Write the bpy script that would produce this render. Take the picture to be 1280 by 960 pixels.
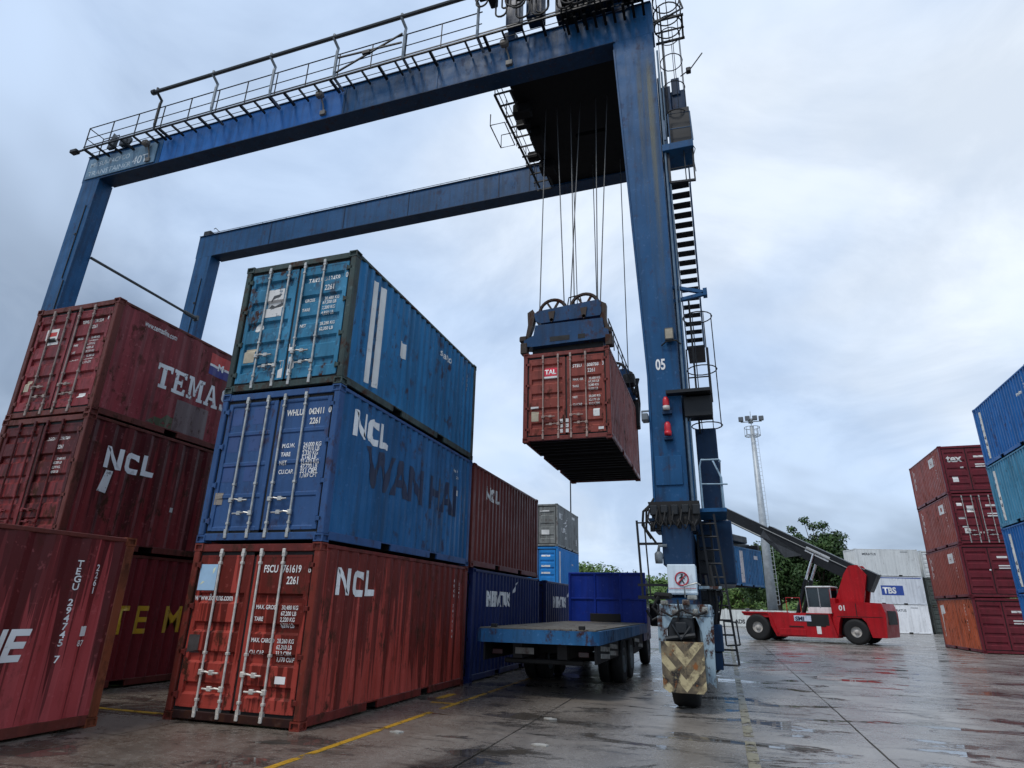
import bpy, bmesh, math, random
from mathutils import Vector, Matrix
random.seed(7)
for o in list(bpy.data.objects): bpy.data.objects.remove(o)
S = bpy.context.scene
COL = S.collection
R = math.radians

# ---------------------------------------------------------------- camera
cam = bpy.data.cameras.new('camera'); co = bpy.data.objects.new('camera', cam); COL.objects.link(co)
YAW, PITCH, ROLL = -0.321102, 0.347139, 0.021519
fv = Vector((math.sin(YAW)*math.cos(PITCH), math.cos(YAW)*math.cos(PITCH), math.sin(PITCH)))
rv = Vector((math.cos(YAW), -math.sin(YAW), 0)); uv = rv.cross(fv)
r2 = rv*math.cos(ROLL)+uv*math.sin(ROLL); u2 = -rv*math.sin(ROLL)+uv*math.cos(ROLL)
m = Matrix.Identity(4)
for i in range(3): m[i][0], m[i][1], m[i][2] = r2[i], u2[i], -fv[i]
m.translation = (5.8078, -8.338, 1.719)
co.matrix_world = m
cam.sensor_fit = 'HORIZONTAL'; cam.sensor_width = 36; cam.lens = 767.19/1280*36
cam.clip_start = .05; cam.clip_end = 3000
S.camera = co
S.render.resolution_x, S.render.resolution_y = 1024, 768

# ---------------------------------------------------------------- sky and light
SUN_EL, SUN_AZ = R(58), R(205)      # azimuth clockwise from +Y
W = bpy.data.worlds.new('World'); S.world = W; W.use_nodes = True
nt = W.node_tree; N = nt.nodes; K = nt.links
bg = N['Background']; bg.inputs[1].default_value = 0.1
sky = N.new('ShaderNodeTexSky'); sky.sky_type = 'NISHITA'; sky.sun_disc = False
sky.sun_elevation = SUN_EL; sky.sun_rotation = SUN_AZ; sky.dust_density = 2.0; sky.air_density = 1.2
tc = N.new('ShaderNodeTexCoord'); sx = N.new('ShaderNodeSeparateXYZ'); K.new(tc.outputs['Generated'], sx.inputs[0])
def wm(op, a, b):
    n = N.new('ShaderNodeMath'); n.operation = op
    for k, v in enumerate((a, b)):
        if isinstance(v, (int, float)): n.inputs[k].default_value = v
        else: K.new(v, n.inputs[k])
    return n.outputs[0]
den = wm('ADD', wm('MAXIMUM', sx.outputs[2], 0.0), 0.34)
cb = N.new('ShaderNodeCombineXYZ')
K.new(wm('DIVIDE', sx.outputs[0], den), cb.inputs[0]); K.new(wm('DIVIDE', sx.outputs[1], den), cb.inputs[1])
def wnoise(scale, detail, rough, dist, off):
    mp = N.new('ShaderNodeMapping'); mp.inputs['Location'].default_value = off
    K.new(cb.outputs[0], mp.inputs[0])
    n = N.new('ShaderNodeTexNoise'); n.inputs['Scale'].default_value = scale; n.inputs['Detail'].default_value = detail
    n.inputs['Roughness'].default_value = rough; n.inputs['Distortion'].default_value = dist
    K.new(mp.outputs[0], n.inputs['Vector']); return n.outputs[0]
def wramp(fac, stops):
    r = N.new('ShaderNodeValToRGB'); K.new(fac, r.inputs[0]); e = r.color_ramp.elements
    e[0].position, e[0].color = stops[0][0], (*stops[0][1], 1); e[1].position, e[1].color = stops[1][0], (*stops[1][1], 1)
    for p, c in stops[2:]: q = e.new(p); q.color = (*c, 1)
    r.color_ramp.interpolation = 'EASE'
    return r.outputs[0]
def wmix(f, a, b, bt='MIX'):
    n = N.new('ShaderNodeMix'); n.data_type = 'RGBA'; n.blend_type = bt
    if isinstance(f, (int, float)): n.inputs[0].default_value = f
    else: K.new(f, n.inputs[0])
    for k, v in ((6, a), (7, b)):
        if isinstance(v, tuple): n.inputs[k].default_value = (*v, 1)
        else: K.new(v, n.inputs[k])
    return n.outputs[2]
big = wnoise(0.62, 5, .52, .25, (3.1, 1.7, 0)); fine = wnoise(1.9, 8, .58, .5, (0.4, 5.2, 2))
cl = wramp(big, [(.33, (.31, .38, .48)), (.66, (.90, .94, .97)), (.49, (.58, .70, .87))])
cl2 = wramp(fine, [(.34, (.58, .63, .70)), (.60, (1.0, 1.0, 1.0))])
cloud = wmix(.58, cl, cl2, 'MULTIPLY')
cloud = wmix(1.0, cloud, (10.9, 11.2, 11.7), 'MULTIPLY')
mixed = wmix(.86, sky.outputs[0], cloud)
K.new(mixed, bg.inputs[0])
sl = bpy.data.lights.new('sun', 'SUN'); sl.energy = 1.5; sl.angle = R(12); sl.color = (1, .96, .9)
so = bpy.data.objects.new('sun', sl); COL.objects.link(so)
sd = Vector((math.sin(SUN_AZ)*math.cos(SUN_EL), math.cos(SUN_AZ)*math.cos(SUN_EL), math.sin(SUN_EL)))
so.rotation_euler = (-sd).to_track_quat('-Z', 'Y').to_euler(); so.location = (0, 0, 60)
vs = S.view_settings
vs.view_transform = 'Standard'; vs.look = 'None'; vs.gamma = 1; vs.exposure = 0.12; vs.use_curve_mapping = False

# ---------------------------------------------------------------- helpers
def lin(h):
    h = h.lstrip('#'); out = []
    for i in (0, 2, 4):
        c = int(h[i:i+2], 16)/255; out.append(c/12.92 if c < .04045 else ((c+.055)/1.055)**2.4)
    return tuple(out)

class G:
    """node graph shorthand for one material"""
    def __init__(s, name):
        s.m = bpy.data.materials.new(name); s.m.use_nodes = True; s.t = s.m.node_tree
        s.n = s.t.nodes; s.l = s.t.links; s.b = s.n['Principled BSDF']
    def put(s, sock, v):
        if v is None: return
        if hasattr(v, 'is_linked') or isinstance(v, bpy.types.NodeSocket): s.l.new(v, sock)
        elif isinstance(v, tuple) and len(v) == 3 and sock.type == 'RGBA': sock.default_value = (*v, 1)
        else: sock.default_value = v
    def node(s, t, **kw):
        n = s.n.new(t)
        for k, v in kw.items(): setattr(n, k, v)
        return n
    def obj(s): return s.node('ShaderNodeTexCoord').outputs['Object']
    def pos(s): return s.node('ShaderNodeNewGeometry').outputs['Position']
    def rnd(s): return s.math('MULTIPLY', s.node('ShaderNodeObjectInfo').outputs['Random'], 40.0)
    def math(s, op, a, b=0.0, clamp=False):
        n = s.node('ShaderNodeMath', operation=op, use_clamp=clamp); s.put(n.inputs[0], a); s.put(n.inputs[1], b); return n.outputs[0]
    def noise(s, vec, scale, detail=4, rough=.5, w=None, stretch=None, dist=0.):
        if stretch:
            mp = s.node('ShaderNodeMapping'); s.l.new(vec, mp.inputs[0]); mp.inputs['Scale'].default_value = stretch; vec = mp.outputs[0]
        n = s.node('ShaderNodeTexNoise', noise_dimensions='4D' if w is not None else '3D')
        s.l.new(vec, n.inputs['Vector']); n.inputs['Scale'].default_value = scale; n.inputs['Detail'].default_value = detail
        n.inputs['Roughness'].default_value = rough; n.inputs['Distortion'].default_value = dist
        if w is not None: s.put(n.inputs['W'], w)
        return n.outputs[0]
    def ramp(s, f, lo, hi, a=0., b=1.):
        n = s.node('ShaderNodeMapRange', clamp=True); s.put(n.inputs[0], f)
        for k, v in ((1, lo), (2, hi), (3, a), (4, b)): n.inputs[k].default_value = v
        return n.outputs[0]
    def mix(s, f, a, b, bt='MIX'):
        n = s.node('ShaderNodeMix', data_type='RGBA', blend_type=bt); s.put(n.inputs[0], f); s.put(n.inputs[6], a); s.put(n.inputs[7], b); return n.outputs[2]
    def bump(s, h, strength, dist=.01):
        n = s.node('ShaderNodeBump'); n.inputs['Strength'].default_value = strength; n.inputs['Distance'].default_value = dist
        s.l.new(h, n.inputs['Height']); s.l.new(n.outputs[0], s.b.inputs['Normal'])
    def done(s, col, rough=.5, metal=0., spec=.5):
        s.put(s.b.inputs['Base Color'], col); s.put(s.b.inputs['Roughness'], rough); s.put(s.b.inputs['Metallic'], metal)
        s.b.inputs['Specular IOR Level'].default_value = spec; return s.m

RUST = lin('#3d2115')
MATS = {}
def paint(name, hexcol, rust=.25, streak=.3, rough=.42, fade=.25, drip=0., dents=.25, rustcol=RUST):
    """weathered paint: faded patches, vertical dirt streaks, rust spots, optional dark wet runs from the top rail"""
    if name in MATS: return MATS[name]
    g = G(name); v = g.obj(); w = g.rnd(); base = tuple(min(.9, x*1.2) for x in lin(hexcol))
    big = g.noise(v, .9, 4, .55, w)
    c = g.mix(g.ramp(big, .35, .7), tuple(x*(1-.35*fade) for x in base), tuple(min(1, x*(1+.3*fade)+.03*fade) for x in base))
    st = g.noise(v, 1.0, 6, .6, w, (5.5, 5.5, .32), .2)
    c = g.mix(g.math('MULTIPLY', g.ramp(st, .46, .66), min(1, streak*1.35)), c, tuple(x*.34+.008 for x in base))
    sx_ = g.node('ShaderNodeSeparateXYZ'); g.l.new(v, sx_.inputs[0])
    if drip:
        run = g.noise(v, 1.0, 2, .5, w, (5.5, 5.5, .12), .15)
        reach = g.ramp(sx_.outputs[2], .1, 2.55, .63, .41)
        run2 = g.noise(v, 1.0, 2, .5, w, (14, 14, .2), .1)
        d = g.math('MULTIPLY', g.ramp(g.math('SUBTRACT', run, reach), 0., .012), drip)
        d2 = g.math('MULTIPLY', g.ramp(g.math('SUBTRACT', run2, reach), 0., .015), drip*.8)
        c = g.mix(g.math('MAXIMUM', d, d2), c, tuple(x*.22 for x in base))
    sp = g.noise(v, 5.5, 10, .70, w, (1, 1, .55)); sp2 = g.noise(v, 1.1, 3, .5, w, (1, 1, .7))
    rm = g.math('MULTIPLY', g.ramp(sp, .56-.07*rust, .64-.07*rust), g.ramp(sp2, .38, .58))
    rm = g.math('MULTIPLY', rm, min(1, rust*2.2))
    c = g.mix(rm, c, rustcol)
    scr = g.noise(v, 14, 2, .5, w, (1, 1, 1))
    c = g.mix(g.math('MULTIPLY', g.ramp(scr, .62, .70), .5*fade), c, tuple(min(1, x*1.5+.10) for x in base))
    ro = g.math('ADD', g.math('MULTIPLY', rm, .35), g.ramp(g.noise(v, 2.2, 5, .6, w), .3, .7, rough-.1, rough+.14))
    den_ = g.noise(v, 1.7, 3, .5, w); fine_ = g.noise(v, 60, 3, .6)
    g.bump(g.math('ADD', g.math('MULTIPLY', den_, 3.0*dents), g.math('MULTIPLY', g.math('ADD', fine_, rm), .10)), .35, .03)
    MATS[name] = g.done(c, ro, 0., .2); return MATS[name]

def plain(name, hexcol, rough=.5, metal=0., var=.25, scale=6., spec=.5):
    if name in MATS: return MATS[name]
    g = G(name); v = g.obj(); w = g.rnd(); b = lin(hexcol)
    n = g.noise(v, scale, 5, .6, w)
    c = g.mix(g.ramp(n, .35, .68), tuple(x*(1-var) for x in b), tuple(min(1, x*(1+var*.5)) for x in b))
    g.bump(g.noise(v, 45, 3, .6), .12, .01)
    MATS[name] = g.done(c, g.ramp(n, .3, .7, max(0, rough-.08), rough+.08), metal, spec); return MATS[name]

def stencil(name, hexcol, wear=.35):
    """sprayed lettering, chipped and worn through to the panel"""
    if name in MATS: return MATS[name]
    g = G(name); v = g.obj(); w = g.rnd(); b = lin(hexcol)
    n = g.noise(v, 7, 8, .65, w); n2 = g.noise(v, 1.5, 4, .5, w)
    c = g.mix(g.ramp(n2, .35, .7), tuple(x*.72 for x in b), b)
    g.done(c, .5)
    if wear:
        tr = g.node('ShaderNodeBsdfTransparent'); mx = g.node('ShaderNodeMixShader')
        g.l.new(g.math('MULTIPLY', g.ramp(n, .60-.1*wear, .64-.1*wear), min(1, wear*2.2)), mx.inputs[0])
        g.l.new(g.b.outputs[0], mx.inputs[1]); g.l.new(tr.outputs[0], mx.inputs[2])
        g.l.new(mx.outputs[0], g.n['Material Output'].inputs[0])
    MATS[name] = g.m; return g.m

class MB:
    """mesh collector"""
    def __init__(s): s.v = []; s.f = []
    def add(s, vs_, fs):
        o = len(s.v); s.v += [tuple(p) for p in vs_]; s.f += [tuple(i+o for i in f) for f in fs]; return s
    def box(s, x0, x1, y0, y1, z0, z1, c=0.):
        if c <= 0:
            return s.add([(x, y, z) for z in (z0, z1) for y in (y0, y1) for x in (x0, x1)],
                         [(0, 2, 3, 1), (4, 5, 7, 6), (0, 1, 5, 4), (2, 6, 7, 3), (0, 4, 6, 2), (1, 3, 7, 5)])
        c = min(c, (x1-x0)*.45, (y1-y0)*.45, (z1-z0)*.45); V = []; idx = {}
        X = ((x0, 1), (x1, -1)); Y = ((y0, 1), (y1, -1)); Z = ((z0, 1), (z1, -1))
        for i in (0, 1):
            for j in (0, 1):
                for k in (0, 1):
                    x, a = X[i]; y, b = Y[j]; z, d = Z[k]
                    for t, p in (('x', (x, y+b*c, z+d*c)), ('y', (x+a*c, y, z+d*c)), ('z', (x+a*c, y+b*c, z))):
                        idx[i, j, k, t] = len(V); V.append(p)
        F = []
        for i in (0, 1):
            q = [idx[i, j, k, 'x'] for j, k in ((0, 0), (0, 1), (1, 1), (1, 0))]; F.append(q if i == 0 else q[::-1])
            q = [idx[j, i, k, 'y'] for j, k in ((0, 0), (1, 0), (1, 1), (0, 1))]; F.append(q if i == 0 else q[::-1])
            q = [idx[j, k, i, 'z'] for j, k in ((0, 0), (0, 1), (1, 1), (1, 0))]; F.append(q if i == 0 else q[::-1])
        for i in (0, 1):
            for j in (0, 1):
                F.append((idx[i, j, 0, 'x'], idx[i, j, 0, 'y'], idx[i, j, 1, 'y'], idx[i, j, 1, 'x']))
                F.append((idx[i, 0, j, 'x'], idx[i, 0, j, 'z'], idx[i, 1, j, 'z'], idx[i, 1, j, 'x']))
                F.append((idx[0, i, j, 'y'], idx[0, i, j, 'z'], idx[1, i, j, 'z'], idx[1, i, j, 'y']))
                for k in (0, 1): F.append((idx[i, j, k, 'x'], idx[i, j, k, 'y'], idx[i, j, k, 'z']))
        return s.add(V, F)
    def bar(s, p, q, w, h=None, up=(0, 0, 1)):
        h = h or w; p = Vector(p); q = Vector(q); d = (q-p).normalized(); up = Vector(up)
        if abs(d.dot(up)) > .98: up = Vector((0, 1, 0))
        a = d.cross(up).normalized()*w/2; b = a.cross(d).normalized()*h/2
        return s.add([p-a-b, p+a-b, p+a+b, p-a+b, q-a-b, q+a-b, q+a+b, q-a+b],
                     [(0, 1, 2, 3), (4, 7, 6, 5), (0, 4, 5, 1), (1, 5, 6, 2), (2, 6, 7, 3), (3, 7, 4, 0)])
    def tube(s, pts, r, n=8, r2=None, closed=False, cap=True):
        pts = [Vector(p) for p in pts]; L_ = len(pts); V = []; F = []; prev = None
        for i, p in enumerate(pts):
            if closed: d = pts[(i+1) % L_]-pts[i-1]
            else: d = pts[min(i+1, L_-1)]-pts[max(i-1, 0)]
            d.normalize()
            if prev is None:
                a = d.cross(Vector((0, 0, 1))) if abs(d.z) < .95 else d.cross(Vector((0, 1, 0)))
            else: a = prev-d*prev.dot(d)
            a.normalize(); prev = a; b = d.cross(a)
            rr = r if r2 is None else r+(r2-r)*i/max(1, L_-1)
            V += [p+(a*math.cos(t)+b*math.sin(t))*rr for t in (2*math.pi*k/n for k in range(n))]
        for i in range(L_ if closed else L_-1):
            j = (i+1) % L_
            for k in range(n): F.append((i*n+k, i*n+(k+1) % n, j*n+(k+1) % n, j*n+k))
        if not closed and cap: F += [tuple(range(n))[::-1], tuple((L_-1)*n+k for k in range(n))]
        return s.add(V, F)
    def ring(s, c, R_, r, axis='z', n=20, a0=0., a1=2*math.pi, m=6):
        full = abs(a1-a0-2*math.pi) < 1e-6; cnt = n if full else n+1; P = []
        for i in range(cnt):
            t = a0+(a1-a0)*i/n; x, y = R_*math.cos(t), R_*math.sin(t)
            P.append((c[0]+x, c[1]+y, c[2]) if axis == 'z' else (c[0], c[1]+x, c[2]+y) if axis == 'x' else (c[0]+x, c[1], c[2]+y))
        return s.tube(P, r, m, closed=full)
    def lathe(s, prof, c, axis='z', n=24):
        """prof: list of (radius, along)"""
        V = []; F = []; k = len(prof)
        for i in range(n):
            t = 2*math.pi*i/n
            for r, h in prof:
                x, y = r*math.cos(t), r*math.sin(t)
                V.append((c[0]+x, c[1]+y, c[2]+h) if axis == 'z' else (c[0]+h, c[1]+x, c[2]+y) if axis == 'x' else (c[0]+x, c[1]+h, c[2]+y))
        for i in range(n):
            for j in range(k-1): F.append((i*k+j, ((i+1) % n)*k+j, ((i+1) % n)*k+j+1, i*k+j+1))
        return s.add(V, F)
    def prism(s, poly, a, b, axis='y'):
        """extrude a 2-D polygon along an axis between a and b"""
        def P(u, v, t): return (u, t, v) if axis == 'y' else (t, u, v) if axis == 'x' else (u, v, t)
        n = len(poly); V = [P(u, v, a) for u, v in poly]+[P(u, v, b) for u, v in poly]
        F = [tuple(range(n)), tuple(range(2*n-1, n-1, -1))]+[(i, (i+1) % n, n+(i+1) % n, n+i) for i in range(n)]
        return s.add(V, F)
    def mesh(s, name, fix=True, smooth=False):
        me = bpy.data.meshes.new(name); me.from_pydata(s.v, [], s.f)
        if fix:
            b = bmesh.new(); b.from_mesh(me); bmesh.ops.recalc_face_normals(b, faces=b.faces); b.to_mesh(me); b.free()
        if smooth:
            for p in me.polygons: p.use_smooth = True
        me.materials.append(None); return me
    def build(s, name, mat, parent=None, smooth=False, loc=None):
        return put(name, s.mesh(name, True, smooth), mat, parent, loc)

def put(name, me, mat, parent=None, loc=None, rot=None):
    o = bpy.data.objects.new(name, me); COL.objects.link(o)
    if len(me.materials) == 0: me.materials.append(None)
    o.material_slots[0].link = 'OBJECT'; o.material_slots[0].material = mat
    if parent: o.parent = parent
    if loc: o.location = loc
    if rot: o.rotation_euler = rot
    return o
def thing(name, label, cat, loc=(0, 0, 0), rz=0., group=None):
    o = bpy.data.objects.new(name, None); COL.objects.link(o); o.location = loc; o.rotation_euler = (0, 0, rz); o.empty_display_size = .2
    tag(o, label, cat, group); return o
def tag(o, label, cat, group=None):
    o['label'] = label; o['category'] = cat
    if group: o['group'] = group
    return o
CACHE = {}
def cached(key, fn):
    if key not in CACHE: CACHE[key] = fn()
    return CACHE[key]

# ---- lettering -----------------------------------------------------------
def font_poly(text, bold=0., shear=0., space=1.):
    """flat lettering as a bmesh of unit cap height, left bottom at the origin"""
    cu = bpy.data.curves.new('t', 'FONT'); cu.body = text; cu.size = 1.0; cu.offset = bold; cu.shear = shear
    cu.space_character = space; cu.resolution_u = 3; cu.fill_mode = 'FRONT'
    ob = bpy.data.objects.new('t', cu); COL.objects.link(ob)
    me = bpy.data.meshes.new_from_object(ob); b = bmesh.new(); b.from_mesh(me)
    bpy.data.objects.remove(ob); bpy.data.curves.remove(cu); bpy.data.meshes.remove(me)
    return b
def quads(polys):
    b = bmesh.new()
    for p in polys: b.faces.new([b.verts.new((x, y, 0)) for x, y in p])
    return b
SLAB = {  # slab-serif letters on a unit grid
 'T': ([(0, .72, .12, .72, .17, .84, .17, 1, 0, 1), (.83, 1, .83, .84, .88, .72, 1, .72, 1, 1), (.17, .84, .83, .84, .83, 1, .17, 1), (.37, .14, .63, .14, .63, .84, .37, .84), (.24, 0, .76, 0, .76, .14, .24, .14)], 1.),
 'E': ([(0, 0, .92, 0, .92, .28, .80, .28, .74, .15, 0, .15), (0, .85, .74, .85, .80, .72, .92, .72, .92, 1, 0, 1), (.12, .15, .38, .15, .38, .85, .12, .85), (.38, .43, .60, .43, .60, .34, .70, .34, .70, .68, .60, .68, .60, .58, .38, .58)], .95),
 'M': ([(0, 0, .40, 0, .40, .14, .30, .14, .30, .86, .10, .86, .10, .14, 0, .14), (.80, 0, 1.2, 0, 1.2, .14, 1.1, .14, 1.1, .86, .88, .86, .88, .14, .80, .14), (0, .86, .30, .86, .36, 1, 0, 1), (.88, .86, 1.2, .86, 1.2, 1, .82, 1), (.30, .86, .52, .18, .68, .18, .60, .45, .36, 1), (.88, .86, .82, 1, .60, .45, .68, .18)], 1.22),
 'A': ([(0, 0, .38, 0, .38, .14, .30, .14, .54, .86, .62, 1, .40, 1, .10, .14, 0, .14), (.66, 0, 1.1, 0, 1.1, .14, 1.0, .14, .66, 1, .62, 1, .54, .86, .76, .14, .66, .14), (.36, .30, .72, .30, .67, .43, .41, .43)], 1.1),
 'S': ([(.05, 0, .80, 0, .92, .12, .92, .48, .82, .58, .30, .62, .28, .72, .10, .72, .08, .55, .20, .44, .68, .40, .70, .18, .60, .14, .30, .14, .22, .30, .05, .30), (.10, .72, .28, .72, .34, .86, .62, .86, .72, .72, .88, .72, .88, 1, .20, 1, .10, .90)], .95)}
def slab_poly(word, sp=.10):
    P = []; x = 0
    for ch in word:
        polys, w = SLAB[ch]
        for q in polys: P.append([(x+q[i], q[i+1]) for i in range(0, len(q), 2)])
        x += w+sp
    return quads(P)
BLK = {'N': ([(0, 0, .26, 0, .24, .86, 0, 1), (.78, .14, 1.04, 0, 1.04, 1, .80, 1), (.24, 1, .0, 1, .78, 0, 1.04, 0)], 1.12),
       'C': ([(.30, 0, .84, 0, .86, .26, .36, .26), (.30, 0, .36, .26, .28, .34, .0, .26, .08, .10), (0, .26, .28, .34, .28, .68, 0, .76), (0, .76, .28, .68, .36, .75, .28, 1, .08, .92), (.28, 1, .36, .75, .62, .72, .84, .62, .82, .94)], .95),
       'L': ([(0, 0, .30, 0, .28, 1, 0, 1), (.30, 0, .86, .02, .88, .26, .30, .26)], .95)}
def blk_poly(word, sp=.10):
    P = []; x = 0; k = 0
    for ch in word:
        polys, w = BLK[ch]; dy = (0, -.04, .0)[k % 3]; k += 1
        for q in polys: P.append([(x+q[i], q[i+1]+dy) for i in range(0, len(q), 2)])
        x += w+sp
    return quads(P)
def conform(b, size, u, v, brk_u, brk_v, place, sxx=1., lift=.003, rot=0.):
    """scale the flat lettering, cut it along the panel's folds and lay it on the panel"""
    c, s_ = math.cos(rot), math.sin(rot)
    for q in b.verts:
        x, y = q.co.x*size*sxx, q.co.y*size
        q.co = Vector((u+x*c-y*s_, v+x*s_+y*c, 0))
    xs = [q.co.x for q in b.verts]; ys = [q.co.y for q in b.verts]
    if xs:
        for t in brk_u:
            if min(xs) < t < max(xs): bmesh.ops.bisect_plane(b, geom=b.verts[:]+b.edges[:]+b.faces[:], plane_co=(t, 0, 0), plane_no=(1, 0, 0))
        for t in brk_v:
            if min(ys) < t < max(ys): bmesh.ops.bisect_plane(b, geom=b.verts[:]+b.edges[:]+b.faces[:], plane_co=(0, t, 0), plane_no=(0, 1, 0))
    for q in b.verts: q.co = Vector(place(q.co.x, q.co.y, lift))
    me = bpy.data.meshes.new('lettering'); b.to_mesh(me); b.free(); me.materials.append(None); return me
# ================================================================ shipping containers
CL, CW, CH = 6.058, 2.438, 2.591
def interp(br, u):
    if u <= br[0][0]: return br[0][1]
    for (a, p), (b, q) in zip(br, br[1:]):
        if u <= b: return p+(q-p)*(u-a)/(b-a) if b > a else q
    return br[-1][1]
def corr(a, b, n, depth, of=.30, sl=.22):
    """trapezoid folds: list of (u, inward depth)"""
    pt = (b-a)/n; P = [(a, 0.)]
    for k in range(n):
        u = a+k*pt
        P += [(u+pt*of*.5, 0.), (u+pt*(of*.5+sl), depth), (u+pt*(1-of*.5-sl), depth), (u+pt*(1-of*.5), 0.)]
    P.append((b, 0.)); return P
def sheet_side(prof, x, z0, z1, sgn):
    m_ = MB(); V = []; F = []
    for i, (u, d) in enumerate(prof):
        V += [(sgn*(x-d), u, z0), (sgn*(x-d), u, z1)]
        if i: F.append((2*i-2, 2*i, 2*i+1, 2*i-1) if sgn > 0 else (2*i-2, 2*i-1, 2*i+1, 2*i))
    m_.add(V, F); return m_.mesh('side_panel', False)
def casting_mesh():
    b = bmesh.new(); bmesh.ops.create_cube(b, size=1)
    for v in b.verts: v.co = Vector((v.co.x*.165, v.co.y*.18, v.co.z*.12))
    bmesh.ops.inset_individual(b, faces=b.faces[:], thickness=.032, depth=0)
    big_ = [f for f in b.faces if len(f.verts) == 4 and all(abs(abs(f.normal[i])-1) < .01 or True for i in range(3))][:6]
    for f in b.faces[:6]:
        r = bmesh.ops.extrude_discrete_faces(b, faces=[f]); nf = r['faces'][0]
        bmesh.ops.translate(b, verts=nf.verts, vec=-nf.normal*.03)
    me = bpy.data.meshes.new('corner_casting'); b.to_mesh(me); b.free(); me.materials.append(None); return me
def door_prof(kind):
    z0, z1 = .19, 2.40
    if kind == 'flat':
        P = [(z0, 0.)]
        for k in range(4):
            a = z0+.05+k*.54; P += [(a, 0.), (a+.02, .016), (a+.47, .016), (a+.49, 0.)]
        return P+[(z1, 0.)]
    if kind == 'corr4':
        P = [(z0, 0.)]
        for a, b in ((.36, .54), (.80, .98), (1.24, 1.40), (1.66, 1.83)): P += [(a, 0.), (a+.035, .042), (b-.03, .042), (b, 0.)]
        return P+[(z1, 0.)]
    n = {'corr5': 5, 'corr3': 3}[kind]; pt = (z1-z0-.10)/n; P = [(z0, 0.)]
    for k in range(n):
        a = z0+.05+k*pt+pt*.30
        P += [(a, 0.), (a+.04, .042), (a+pt*.32, .042), (a+pt*.32+.04, 0.)]
    return P+[(z1, 0.)]
DX0, DX1 = .022, 1.062          # one leaf, from the centre line outwards
def door_mesh(kind):
    prof = door_prof(kind); m_ = MB(); y = .030
    e = .085
    m_.box(DX0, DX0+e, y, y+.05, .188, 2.402, .006); m_.box(DX1-e, DX1, y, y+.05, .188, 2.402, .006)
    m_.box(DX0+e, DX1-e, y+.002, y+.05, .188, .225); m_.box(DX0+e, DX1-e, y+.002, y+.05, 2.365, 2.402)
    V = []; F = []; xa, xb = DX0+e-.004, DX1-e+.004
    for i, (z, d) in enumerate(prof):
        V += [(xa, y+.006+d, z), (xb, y+.006+d, z)]
        if i: F.append((2*i-2, 2*i-1, 2*i+1, 2*i))
    m_.add(V, F); return m_.mesh('door')
def bar_mesh():
    m_ = MB(); m_.tube([(0, 0, .07), (0, 0, 2.50)], .018, 8)
    for z, s in ((.10, 1), (2.46, -1)):
        m_.box(-.027, .027, -.025, .035, z-.04, z+.04, .008); m_.box(-.022, .03, -.02, .04, z+s*.06-.02, z+s*.06+.05)
    for z in (.30, .95, 2.28): m_.box(-.027, .027, -.023, .032, z-.022, z+.022, .006)
    return m_.mesh('locking_bar')
def handle_mesh(hk):
    m_ = MB(); m_.tube([(0, -.035, 0), (.10, -.05, .012), (.20, -.045, -.006), (.34, -.038, -.004)], .015, 6)
    m_.box(-.035, .04, -.05, .0, -.04, .04, .01); m_.box(.17, .25, -.06, -.015, -.035, .035, .008)
    m_.v = [(x*hk, y, z) for x, y, z in m_.v]; return m_.mesh('handle')
def hinge_mesh():
    m_ = MB(); m_.box(-.05, .06, -.014, .02, -.035, .035, .006); m_.tube([(-.05, -.004, -.05), (-.05, -.004, .05)], .016, 6); return m_.mesh('hinge')
def rail_bottom(sg):
    def f():
        m_ = MB(); xo, xi = CW/2-.004, CW/2-.05
        a, b = (xi, xo) if sg > 0 else (-xo, -xi)
        for y0, y1 in ((.17, 1.82), (2.18, 3.88), (4.24, CL-.17)): m_.box(a, b, y0, y1, .035, .165, .006)
        for y0, y1 in ((1.82, 2.18), (3.88, 4.24)): m_.box(a, b, y0, y1, .145, .165)
        return m_.mesh('bottom_rail')
    return f
def rail_top(sg):
    def f():
        a, b = (CW/2-.065, CW/2-.005) if sg > 0 else (-CW/2+.005, -CW/2+.065)
        return MB().box(a, b, .17, CL-.17, CH-.075, CH-.012, .008).mesh('top_rail')
    return f
def under_mesh():
    m_ = MB(); m_.box(-CW/2+.06, CW/2-.06, .10, CL-.10, .150, .19)
    for k in range(17):
        y = .28+k*.343
        if any(abs(y-c) < .2 for c in (2., 4.06)): continue
        m_.box(-CW/2+.055, CW/2-.055, y, y+.05, .04, .149)
    for c in (2.0, 4.06):
        for s in (-1, 1): m_.box(-CW/2+.055, CW/2-.055, c+s*.19-.01, c+s*.19+.01, .04, .149)
    return m_.mesh('underframe')
def roof_mesh():
    m_ = MB(); prof = corr(.12, CL-.12, 14, .02); V = []; F = []
    for i, (u, d) in enumerate(prof):
        V += [(-CW/2+.05, u, CH-.03-d), (CW/2-.05, u, CH-.03-d)]
        if i: F.append((2*i-2, 2*i-1, 2*i+1, 2*i))
    m_.add(V, F); return m_.mesh('roof_panel', False)
def end_mesh():
    m_ = MB(); prof = corr(-CW/2+.10, CW/2-.10, 9, .045); V = []; F = []
    for i, (u, d) in enumerate(prof):
        V += [(u, CL-.02-d, .15), (u, CL-.02-d, CH-.05)]
        if i: F.append((2*i-2, 2*i-1, 2*i+1, 2*i))
    m_.add(V, F); return m_.mesh('end_panel')

BLACK = plain('rubber_black', '#0a0a0b', .7)
GALV = plain('galvanised', '#b9b8b2', .38, .55, .35, 9)
GALV_W = plain('galvanised_pale', '#d9d3c8', .40, .25, .3, 9)
WHITE = stencil('white_lettering', '#e9e8e4', .30); WHITE_S = stencil('white_lettering_sharp', '#e6e4de', .12)
WHITE_B = stencil('white_lettering_bold', '#f2f1ee', .10)

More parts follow.
